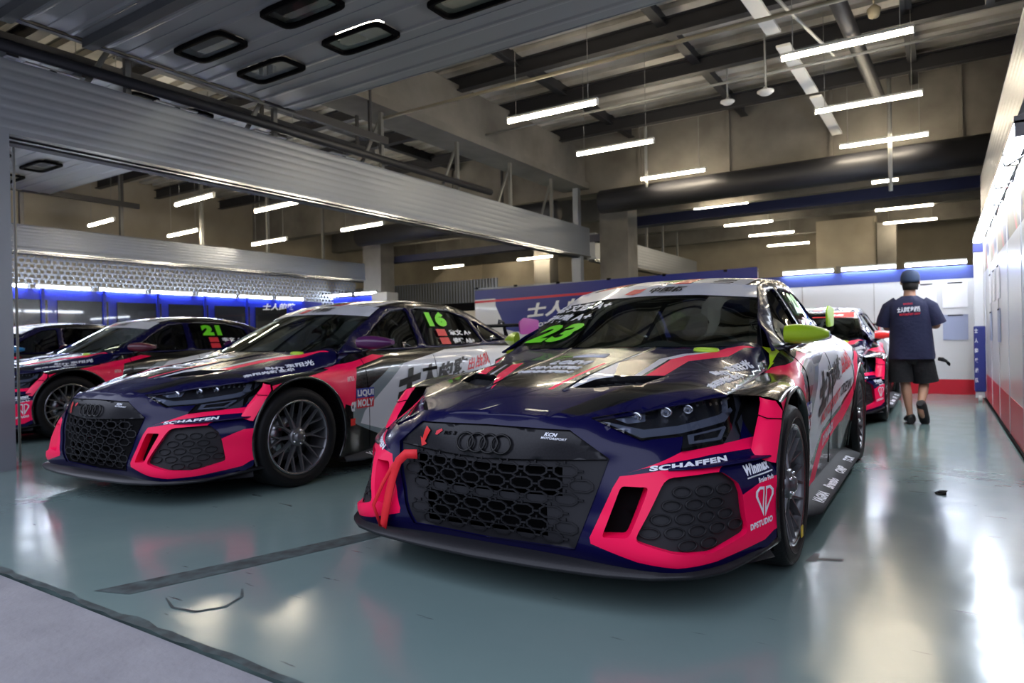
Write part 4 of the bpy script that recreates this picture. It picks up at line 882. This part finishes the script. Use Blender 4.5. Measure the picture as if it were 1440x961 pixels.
        for i,(t,ya,yb) in enumerate((('VAGMA',.62,.86),('Brembo',.98,1.24),('OMP',1.42,1.62),('TCR',1.82,2.02))):
            sk = lambda q,off=0: np.array([(s*b,a,.135-.03*(b-.90)/.085+.003) for a,b in np.atleast_2d(q)])
            A,B,H = ((ya,.975),(yb,.975),(0,-.05)) if s > 0 else ((yb,.975),(ya,.975),(0,-.05))
            put_text(k,t,A,B,H,'letter_white',sk,off=0,bold=.05)
        k.build('side_skirt', root)
        # roof rail strip, door line, handle
        k = MB(); k.beam((s*.917,1.30,.70),(s*.917,1.48,.715),.012,.028,'black_paint'); k.build('door_handle', root, bevel=.004)
        for yy in (.68,1.50,2.25):
            k = MB(); k.tube([tuple(side([(yy+.02*math.sin(z*6),side_t(yy,z))],.001)[0]*[s,1,1]) for z in np.linspace(.16,.86,16)],.0028,'matte_black',4); k.build('door_seam', root)
    # ---- tail
    k = MB(); DO = [(-.62,3.12),(0,3.14),(.62,3.12),(.66,3.45),(.60,3.60),(0,3.66),(-.60,3.60),(-.66,3.45)]
    DP_ = mir([(0,3.10,.965),(.62,3.08,.918),(0,3.4,.955),(.66,3.4,.925),(0,3.66,.95),(.60,3.60,.93),(.4,3.2,.95)]); TD = TPS([p[:2] for p in DP_],[p[2] for p in DP_])
    deck = lambda q,off=0: np.stack([np.atleast_2d(q)[:,0],np.atleast_2d(q)[:,1],TD(q)+off],-1)
    k = MB(); patch(k,[(-.72,3.0),(-.62,3.12),(0,3.14),(.62,3.12),(.72,3.0),(.68,3.30),(.62,3.56),(0,3.64),(-.62,3.56),(-.68,3.30)],[],[],deck,(.08,.08),'navy_paint'); k.build('trunk_lid', root, solid=.008)
    k = MB(); rows = []
    for (y,z,w) in ((2.52,1.24,.53),(2.70,1.145,.545),(2.9,1.045,.58),(3.13,.955,.62)):
        rows.append([(x*w,y-.03*abs(x)**2*.5,z-.06*abs(x)**2.2) for x in np.linspace(-1,1,13)])
    k.grid(rows,'tinted_glass'); k.build('rear_window', root)
    k = MB(); rows = []
    for (z,yc,w,yo) in ((.935,3.62,.62,3.55),(.88,3.67,.70,3.57),(.76,3.69,.78,3.57),(.60,3.70,.81,3.57),(.45,3.72,.83,3.57),(.30,3.72,.83,3.57),(.20,3.68,.80,3.55)):
        rows.append([(x*w,yo+(yc-yo)*(1-abs(x)**3),z) for x in np.linspace(-1,1,17)])
    k.grid(rows,'black_paint'); k.box((0,3.60,.2),(1.3,.16,.02),'carbon'); k.build('rear_bumper', root)
    for s in (1,-1):
        k = MB(); k.grid([[(s*x,3.585+(.10*(1-(x/.8)**3)),z) for x in (.38,.5,.62,.72)] for z in (.86,.83,.79)],'red_paint'); k.build('tail_light', root)
    k = MB(); k.box((0,1.4,.12),(1.56,3.9,.02),'matte_black'); k.box((0,.0,.45),(1.06,1.0,.36),'matte_black'); k.box((0,.62,.6),(1.40,.04,.50),'matte_black'); k.build('underbody', root)
    # ---- rear wing
    w = MB(); prof = [(0,0),(.05,.022),(.14,.03),(.24,.018),(.30,0),(.24,-.004),(.14,-.004),(.05,-.012)]
    w.grid([[(x,3.28+a,1.085+b) for a,b in prof] for x in (-.66,0,.66)],'gloss_black',True); wing = w.build('rear_wing', root)
    for s in (1,-1):
        k = MB(); M = Matrix(((0,0,s*1.,0),(1,0,0,0),(0,1,0,0),(0,0,0,1))); M.translation = Vector((s*.66,0,0))
        k.prism(rnd([(3.22,.985),(3.60,1.0),(3.62,1.15),(3.30,1.17),(3.20,1.12)],.2),.012,'lime_paint',M); e = k.build('wing_endplate', wing)
        k = MB(); M2 = Matrix(((0,0,1.,0),(1,0,0,0),(0,1,0,0),(0,0,0,1))); M2.translation = Vector((s*.30-.006,0,0))
        k.prism([(3.50,.93),(3.58,.93),(3.50,1.06),(3.46,1.15),(3.36,1.165),(3.34,1.10),(3.38,1.10),(3.40,1.135),(3.44,1.12),(3.45,1.05)],.012,'gloss_black',M2); k.build('wing_support', wing)
    # ---- mirrors
    for s in (1,-1):
        k = MB(); rows = []
        for t in np.linspace(0,1,11):
            x = .80+.185*t; hh = .058*(1-.35*t)*max(.12,math.sin(math.pi*min(1,.16+t*.80)))**.42; d = .055*(1-.35*t**2)
            zc = .935-.004*t; yc = .72+.16*t
            rows.append([(s*x,yc+d*math.cos(a)*(1 if math.cos(a)<0 else .35),zc+hh*math.sin(a)) for a in np.linspace(0,2*math.pi,17)[:-1]])
        k.grid(rows,'lime_paint',True); k.add(rows[0],[tuple(range(16))],'lime_paint'); k.add(rows[-1],[tuple(range(16))],'lime_paint')
        cap = k.build('door_mirror', root)
        k = MB(); rows = []
        for t in np.linspace(0,1,9):
            x = .805+.178*t; yc = .725+.16*t; rows.append([(s*x,yc+.052*(1-.3*t)*c_,.908+.012*t-.020*math.sin(math.pi*min(1,.15+t*.85))*(1-abs(c_))+(.012 if abs(c_)>.9 else 0)) for c_ in (-1,-.6,0,.6,1)])
        k.grid(rows,'gloss_black'); k.tube([(s*.785,.73,.86),(s*.82,.755,.875),(s*.86,.78,.895)],[.020,.018,.015],'gloss_black',8)
        k.build('mirror_foot', cap)
        k = MB(); k.grid([[(s*(.815+.155*t),.745+.16*t,.935+dz*(1-.35*t)) for t in (0,.5,1)] for dz in (-.035,.036)],'mirror_glass'); k.build('mirror_glass', cap)
    # ---- wheels
    for (wy) in (0.,2.63):
        for s in (1,-1):
            we = link('wheel', None, root); we.location = (s*.965,wy,.325); we.rotation_euler = (0,0,0 if s>0 else math.pi)
            if wy == 0 and s == 1: make_wheel(we)
            else: WHEELS.append(we)
    # ---- cabin
    k = MB(); k.grid([[(x,.42,.855-.03*abs(x)) for x in (-.68,-.3,0,.3,.68)],[(x,.80,.865) for x in (-.68,-.3,0,.3,.68)],[(x,.95,.83) for x in (-.68,-.3,0,.3,.68)],[(x,.98,.60) for x in (-.68,-.3,0,.3,.68)]],'matte_black'); k.build('dashboard', root)
    k = MB(); tube = lambda *p: k.tube(p,.02,'grille_grey',8)
    for s in (1,-1):
        tube((s*.66,.75,.30),(s*.66,.76,.87),(s*.53,1.22,1.19),(s*.53,1.65,1.245),(s*.50,2.2,1.21),(s*.50,2.7,.80)); tube((s*.70,1.65,.2),(s*.68,1.65,.85),(s*.53,1.65,1.245))
        tube((s*.68,1.65,.55),(s*.66,.80,.50)); tube((s*.68,1.65,.35),(s*.66,.80,.80))
    tube((-.53,1.22,1.19),(.53,1.22,1.19)); tube((-.53,1.65,1.245),(.53,1.65,1.245)); tube((-.60,1.65,1.05),(.60,1.65,.45)); tube((.60,1.65,1.05),(-.60,1.65,.45)); tube((-.66,.80,.82),(.66,.80,.82))
    k.build('roll_cage', root)
    k = MB(); sx = .36
    k.grid([[(sx+a*.22,y,z+.05*a*a) for a in (-1,-.8,-.3,.3,.8,1)] for y,z in ((1.05,.40),(1.1,.32),(1.4,.30),(1.50,.40),(1.58,.75),(1.62,.95),(1.63,1.08))],'matte_black'); k.build('racing_seat', root, solid=.03)
    k = MB(); c = Vector((.36,1.02,.80)); pts = [c+Vector((.155*math.cos(t),.045*math.sin(t)*1.0,.14*math.sin(t))) for t in np.linspace(0,2*math.pi,25)]
    k.tube(pts,.016,'gloss_black',8,False); k.tube([c+Vector((-.15,0,0)),c+Vector((.15,0,0))],.014,'matte_black'); k.tube([c,c+Vector((0,-.15,-.05))],.02,'matte_black'); k.build('steering_wheel', root)
    k = MB(); k.box((0,1.09,1.12),(.30,.02,.06),'gloss_black'); k.build('rear_view_mirror', root, bevel=.008)
WHEELS = []
WPARTS = []
def make_wheel(we):
    """outer face at x=0 looking to +x, hub on the local x axis"""
    k = MB(); k.lathe([(-.235,.235),(-.262,.262),(-.262,.295),(-.25,.316),(-.225,.325),(-.04,.325),(-.012,.316),(.0,.300),(-.002,.262),(-.012,.243),(-.03,.238)],'rubber',64)
    for r_ in (.27,.305): k.lathe([(.001-.004*(r_>.3),r_-.002),(.0035-.004*(r_>.3),r_),(.001-.004*(r_>.3),r_+.002)],'rubber',64)
    WPARTS.append(k.build('tyre', we))
    k = MB(); k.lathe([(-.012,.246),(-.006,.240),(-.010,.232),(-.03,.226),(-.10,.222),(-.16,.222),(-.2,.235)],'rim_metal',64)
    k.lathe([(-.0115,.2465),(-.0045,.241),(-.009,.2335)],'rim_edge',64)
    k.lathe([(-.16,.222),(-.16,.02)],'matte_black',32)
    N = 10
    for i in range(N):
        a = 2*math.pi*i/N
        def P(r,da,x): t = a+da; return Vector((x,r*math.cos(t),r*math.sin(t)))
        def arm(p,q,w0,w1,d0=.03,d1=.022):
            p=Vector(p);q=Vector(q); d=(q-p).normalized(); sd=d.cross(Vector((1,0,0))).normalized(); X=Vector((1,0,0))
            V=[p+sd*w0/2-X*d0,p+sd*w0*.32,p-sd*w0*.32,p-sd*w0/2-X*d0,q+sd*w1/2-X*d1,q+sd*w1*.32,q-sd*w1*.32,q-sd*w1/2-X*d1]
            k.add(V,[(0,1,5,4),(1,2,6,5),(2,3,7,6),(3,0,4,7),(4,5,6,7)],'rim_metal',False)
        arm(P(.045,0,-.030),P(.125,0,-.040),.028,.020)
        arm(P(.118,0,-.040),P(.233,.17,-.012),.015,.011)
        arm(P(.118,0,-.040),P(.233,-.17,-.012),.015,.011)
    rim = k.build('rim', we); WPARTS.append(rim)
    k = MB(); k.lathe([(-.05,.062),(-.022,.060),(-.018,.050),(-.018,.034),(-.004,.030),(.0,.022),(.0,.001)],'rim_metal',32)
    for i in range(5):
        t = 2*math.pi*i/5; k.lathe([(-.02,.008),(-.010,.007),(-.010,.001)],'chrome',8,'x',(0,.045*math.cos(t),.045*math.sin(t)))
    WPARTS.append(k.build('wheel_hub', we))
    k = MB(); k.lathe([(-.125,.16),(-.115,.16),(-.115,.06)],'rim_edge',40); WPARTS.append(k.build('brake_disc', we))
# ============================================================ cars
import time
_t = time.time()
A_ = thing('race_car','dark blue and pink race car with lime green mirrors, nearest in the garage','race car',(CX,CY,0))
build_car(A_)
for we in WHEELS:
    for p in WPARTS: c = p.copy(); COL.objects.link(c); c.parent = we
def kids(o): return [c for c in bpy.data.objects if c.parent == o]
def recol(o, frm, to):
    me = o.data.copy(); o.data = me
    for i,m in enumerate(me.materials):
        if m == MAT[frm]: me.materials[i] = MAT[to]
def copy_car(loc, label, mirror_m, wing_m):
    r = A_.copy(); COL.objects.link(r); r.location = loc; r['label'] = label
    for c in kids_A:
        if c.name.startswith('bumper_lettering') and mirror_m == 'purple_paint': continue
        d = c.copy(); COL.objects.link(d); d.parent = r; nm = c.name.split('.')[0]
        if nm == 'grille' and mirror_m == 'purple_paint': recol(d,'grille_grey','matte_black')
        if nm in ('door_mirror','cowl_corner'): recol(d,'lime_paint',mirror_m if nm == 'door_mirror' else 'navy_paint')
        for g in sub_A[c.name]:
            e = g.copy(); COL.objects.link(e); e.parent = d
            if g.name.startswith('wing_endplate'): recol(e,'lime_paint',wing_m)
    return r
kids_A = kids(A_); sub_A = {c.name: kids(c) for c in kids_A}
C16 = copy_car((-4.50,2.95,0),'race car with purple mirrors and green number 16, parked beside the nearest car','purple_paint','magenta_paint')
C21 = copy_car((-8.55,3.40,0),'dark race car with maroon mirrors and a green number 21, in the next bay','maroon_paint','maroon_paint')
C4 = copy_car((-11.25,3.15,0),'black race car with blue mirrors, farthest in the next bay','blue_paint','blue_paint')
C3 = copy_car((-1.45,8.10,0),'race car with red mirrors parked behind the nearest car by the back partition','red_paint','red_paint')
C3.scale = (1,1,.97)
def numbers(root, num, names, lime='lime_number'):
    for s in (1,-1):
        k = MB(); G = green
        def T(t,y0,y1,z,h,m,bold=.04):
            A,B = ((y0,z),(y1,z)) if s > 0 else ((y1,z),(y0,z)); put_text(k,t,A,B,(0,h),m,G,off=.006,bold=bold)
        T(num,1.66,1.93,1.045+.02,.135,lime,.08)
        for i,n in enumerate(names):
            z = .985-.075*i; T(n,1.90,2.24,z,.052,'letter_white')
            ya,yb = 1.72,1.85; patch(k,[(ya,z-.004),(yb,z-.004),(yb,z+.056),(ya,z+.056)],[],[],green,(.1,.1),'letter_red',off=.006)
        k.v = [(s*x,y,z) for x,y,z in k.v]; k.build('race_number', root)
numbers(A_,'23',('徐文 A+','张弛 A+')); numbers(C16,'16',('章文 A+','傅端 AB+')); numbers(C21,'21',('李文 A+','王浩 A+'))
k = MB(); put_text(k,'23',(-.66,.905),(-.30,.915),(.03,.105),'lime_number',wind,off=.008,bold=.045,shear=.35)
put_text(k,'徐文慧 A+',(-.63,1.09),(-.20,1.105),(0,.052),'letter_white',wind,off=.008,bold=.04,shear=.3); put_text(k,'张弛 A+',(-.65,1.025),(-.28,1.035),(0,.052),'letter_white',wind,off=.008,bold=.04,shear=.3); k.build('screen_number', A_)
k = MB(); patch(k,[(-.560,1.155),(.560,1.155),(.545,1.222),(-.545,1.222)],[],[],wind,(.08,.04),'letter_red',off=.008); put_text(k,'TCR China',(-.35,1.168),(.45,1.168),(0,.035),'letter_white',wind,off=.012,bold=.06,shear=.3); k.build('screen_banner', C3)
k = MB(); k.box((.968,.085,.115),(.004,.035,.045),'yellow_sticker'); k.build('rim_sticker', A_)
# red tow strap on the nearest car
k = MB()
def ribbon(P, w):
    rows = [[],[]]
    for i,(ph,z,o) in enumerate(P):
        p = Vector(fascia([(ph,z)],o)[0]); a = Vector(fascia([(P[max(i-1,0)][0],P[max(i-1,0)][1])],o)[0]); b = Vector(fascia([(P[min(i+1,len(P)-1)][0],P[min(i+1,len(P)-1)][1])],o)[0])
        d = (b-a).normalized(); n = d.cross(Vector((0,1,0))).normalized(); rows[0].append(p+n*w); rows[1].append(p-n*w)
    k.grid(rows,'strap_red')
ribbon([(-.30,.475,.012),(-.345,.472,.03),(-.375,.44,.035),(-.395,.38,.03),(-.40,.30,.03),(-.405,.22,.03),(-.43,.165,.03),(-.455,.145,.02)],.019)
ribbon([(-.365,.462,.028),(-.40,.42,.034),(-.43,.34,.036),(-.452,.25,.03),(-.458,.15,.02)],.008)
o = k.build('tow_strap', A_, solid=.004); o['label'] = 'red tow strap'
# ============================================================ person
mat('skin', (.42,.22,.14), .55); mat('shirt_navy', (.010,.012,.045), .85, bump=(30,.3)); mat('shorts_black', (.008,.008,.010), .85, bump=(30,.3)); mat('cap_blue', (.03,.05,.10), .8); mat('shoe_black', (.01,.01,.012), .6); mat('hair_black', (.01,.008,.007), .7); mat('glove_black', (.012,.012,.013), .7)
def skinned(name, nodes, edges, m, parent, sub=2, root=0):
    me = bpy.data.meshes.new(name); me.from_pydata([n[0] for n in nodes], edges, []); o = link(name, me, parent); me.materials.append(MAT[m])
    sk = o.modifiers.new('k','SKIN'); lay = me.skin_vertices[0] if me.skin_vertices else None
    if lay is None:
        bm = bmesh.new(); bm.from_mesh(me); bm.verts.layers.skin.verify(); bm.to_mesh(me); bm.free(); lay = me.skin_vertices[0]
    for i,n in enumerate(nodes): lay.data[i].radius = n[1] if isinstance(n[1],tuple) else (n[1],n[1]); lay.data[i].use_root = (i==root)
    sk.use_smooth_shade = True; sb = o.modifiers.new('s','SUBSURF'); sb.levels = sub; sb.render_levels = sub
    return o
PX,PY = -.27,8.0
t = thing('person','person in a dark cap, navy t-shirt and black shorts walking away towards the back partition','person',(PX,PY,0))
# body: pelvis, spine, neck, head, arms, legs (left foot planted, right foot lifting)
nd = [((0,.0,.80),.115),((0,.01,.92),.11),((0,.02,1.05),.105),((0,.01,1.16),.10),((0,.01,1.27),.07),((.0,.02,1.335),.052),((.005,.03,1.40),(.062,.070)),((.008,.035,1.47),(.066,.078)),((.008,.03,1.53),(.045,.055)),
 ((-.15,.01,1.215),.045),((-.205,.02,1.10),.045),((-.215,.07,.97),.038),((-.17,.20,1.00),.030),((-.13,.27,1.02),.024),
 ((.15,.01,1.205),.045),((.205,.00,1.09),.045),((.235,.02,.985),.038),((.19,.16,.99),.030),((.15,.23,1.0),.024),
 ((-.075,.0,.72),.088),((-.065,-.01,.55),.072),((-.05,-.02,.40),.050),((-.035,-.05,.30),.050),((-.015,-.09,.13),.030),((-.01,-.10,.06),.032),((-.01,.02,.035),.028),
 ((.08,.0,.72),.088),((.10,.04,.55),.070),((.115,.05,.41),.050),((.105,-.04,.32),.048),((.085,-.17,.20),.030),((.08,-.20,.16),.032),((.105,-.115,.07),.026)]
ed = [(0,1),(1,2),(2,3),(3,4),(4,5),(5,6),(6,7),(7,8),(3,9),(9,10),(10,11),(11,12),(12,13),(3,14),(14,15),(15,16),(16,17),(17,18),(0,19),(19,20),(20,21),(21,22),(22,23),(23,24),(24,25),(0,26),(26,27),(27,28),(28,29),(29,30),(30,31),(31,32)]
# hands with five fingers
def add_hand(w, dirv, side_):
    d = Vector(dirv).normalized(); up = Vector((0,0,1)); sd = d.cross(up).normalized()*side_; b = len(nd)
    base = Vector(nd[w][0]); palm = base+d*.05; nd.append((tuple(palm),(.028,.014))); ed.append((w,b))
    for i,(o_,L_) in enumerate(((-.026,.06),(-.009,.07),(.009,.066),(.026,.052))):
        p1 = palm+sd*o_+d*.035; p2 = p1+d*L_*.5-up*.012; p3 = p2+d*L_*.3-up*.03; n = len(nd)
        nd.extend([(tuple(p1),.009),(tuple(p2),.008),(tuple(p3),.007)]); ed.extend([(b,n),(n,n+1),(n+1,n+2)])
    p1 = palm-sd*.03+d*.0+up*.01; p2 = p1-sd*.012+d*.035; n = len(nd); nd.extend([(tuple(p1),.010),(tuple(p2),.008)]); ed.extend([(b,n),(n,n+1)])
add_hand(13,(.5,.8,.0),1); add_hand(18,(-.4,.85,.0),-1)
skinned('body', nd, ed, 'skin', t)
# face and ears
k = MB(); k.lathe([(-.012,.004),(-.008,.022),(.0,.026),(.008,.020)],'skin',12,'x',(-.070,.03,1.44)); k.lathe([(-.008,.020),(.0,.026),(.008,.022),(.012,.004)],'skin',12,'x',(.086,.03,1.44)); k.build('ears', t)
k = MB(); k.grid([[(.008+s*r*math.cos(a),.03+r2_*math.sin(a),z) for a in np.linspace(math.pi*1.0,2*math.pi,13)] for s,r,r2_,z in ((1,.066,.080,1.36),(1,.073,.086,1.40),(1,.075,.088,1.47))],'hair_black'); k.build('hair', t, solid=.006)
k = MB(); rows = []
for z,rx,ry in ((1.435,.083,.098),(1.46,.088,.102),(1.50,.087,.100),(1.54,.074,.086),(1.565,.045,.052),(1.572,.004,.004)): rows.append([(.008+rx*math.cos(a),.03+ry*math.sin(a),z) for a in np.linspace(0,2*math.pi,25)[:-1]])
k.grid(rows,'cap_blue',True); k.grid([[(.012+.075*x,.118+.0*abs(x),1.462-.012*x*x) for x in (-1,-.5,0,.5,1)],[(.012+.065*x,.185-.02*x*x,1.448-.016*x*x) for x in (-1,-.5,0,.5,1)]],'cap_blue'); k.build('cap', t, solid=.004)
k = MB(); rows = []
for z,rx,ry,cx,cy in ((.655,.205,.145,.01,-.005),(.70,.205,.142,.01,-.005),(.82,.192,.132,.008,.0),(.95,.185,.128,.004,.0),(1.08,.190,.130,0,.0),(1.18,.198,.125,0,.005),(1.235,.178,.110,0,.01),(1.275,.105,.080,0,.015),(1.30,.068,.066,0,.02)):
    rows.append([(cx+rx*math.copysign(abs(math.cos(a))**.85,math.cos(a))+.006*math.sin(7*a+z*9),cy+ry*math.copysign(abs(math.sin(a))**.85,math.sin(a))+.008*math.sin(5*a+z*14),z) for a in np.linspace(0,2*math.pi,33)[:-1]])
k.grid(rows,'shirt_navy',True)
for pts,rr in ((((-.10,.01,1.235),(-.175,.012,1.175),(-.222,.025,1.06),(-.232,.04,1.0)),(.072,.084,.080,.084)),(((.10,.01,1.225),(.175,.01,1.165),(.222,.01,1.06),(.238,.02,1.01)),(.072,.084,.078,.082))): k.tube(pts,list(rr),'shirt_navy',16,False)
SH = lambda q,off=0: np.array([(x,-.128-off+.35*x*x+.045*max(0,z-1.15)*2,z) for x,z in np.atleast_2d(q)])
put_text(k,'士人的敢出战队',(-.105,1.125),(.10,1.135),(0,.055),'letter_white',SH,off=.010,bold=.06); put_text(k,'MOTORSPORT CREW',(-.085,1.095),(.095,1.103),(0,.022),'letter_red',SH,off=.010,bold=.04); put_text(k,'RACING',(-.05,1.205),(.03,1.208),(0,.018),'letter_red',SH,off=.016,bold=.04)
k.build('t_shirt', t)
k = MB()
k.tube([(-.05,.0,.76),(-.085,.0,.69),(-.090,-.01,.52),(-.085,-.014,.415)],[.105,.112,.110,.116],'shorts_black',20,False); k.tube([(.05,.0,.76),(.09,.005,.69),(.118,.035,.52),(.130,.045,.42)],[.105,.112,.110,.116],'shorts_black',20,False); k.lathe([(.60,.09),(.66,.13),(.74,.135),(.80,.12)],'shorts_black',24,'z',(0,0,0)); k.build('shorts', t)
def shoe(M):
    k = MB(); rows = []
    for u,w,h0,h1 in ((-.095,.026,.0,.07),(-.08,.042,.0,.10),(-.02,.046,.0,.11),(.04,.048,.0,.085),(.10,.052,.0,.065),(.16,.046,.004,.052),(.19,.026,.010,.034)):
        rows.append([M@Vector((w*math.cos(a)*(1.0),u,h0+(h1-h0)*(.5+.5*math.sin(a)))) for a in np.linspace(0,2*math.pi,15)[:-1]])
    k.grid(rows,'shoe_black',True); k.add(rows[0],[tuple(range(14))],'shoe_black'); k.add(rows[-1],[tuple(range(14))],'shoe_black'); k.build('shoe', t)
shoe(Matrix.Translation((-.01,-.04,.0))@Matrix.Rotation(R(8),4,'Z'))
shoe(Matrix.Translation((.09,-.185,.125))@Matrix.Rotation(R(-12),4,'Z')@Matrix.Rotation(R(-50),4,'X'))
k = MB(); k.tube([(.165,-.02,.655),(.200,-.03,.650),(.240,-.03,.630)],[.018,.022,.012],'glove_black',8)
for i in range(4): k.tube([(.225,-.03+.012*i,.632),(.250,-.035+.014*i,.625-.01*i),(.262,-.035+.015*i,.605-.006*i)],.007,'glove_black',5)
thing_mesh(k,'work_glove','black work glove hanging from the side of the shorts of the person','glove').location = (PX+.075,PY,0)
print('cars built', round(time.time()-_t,1))
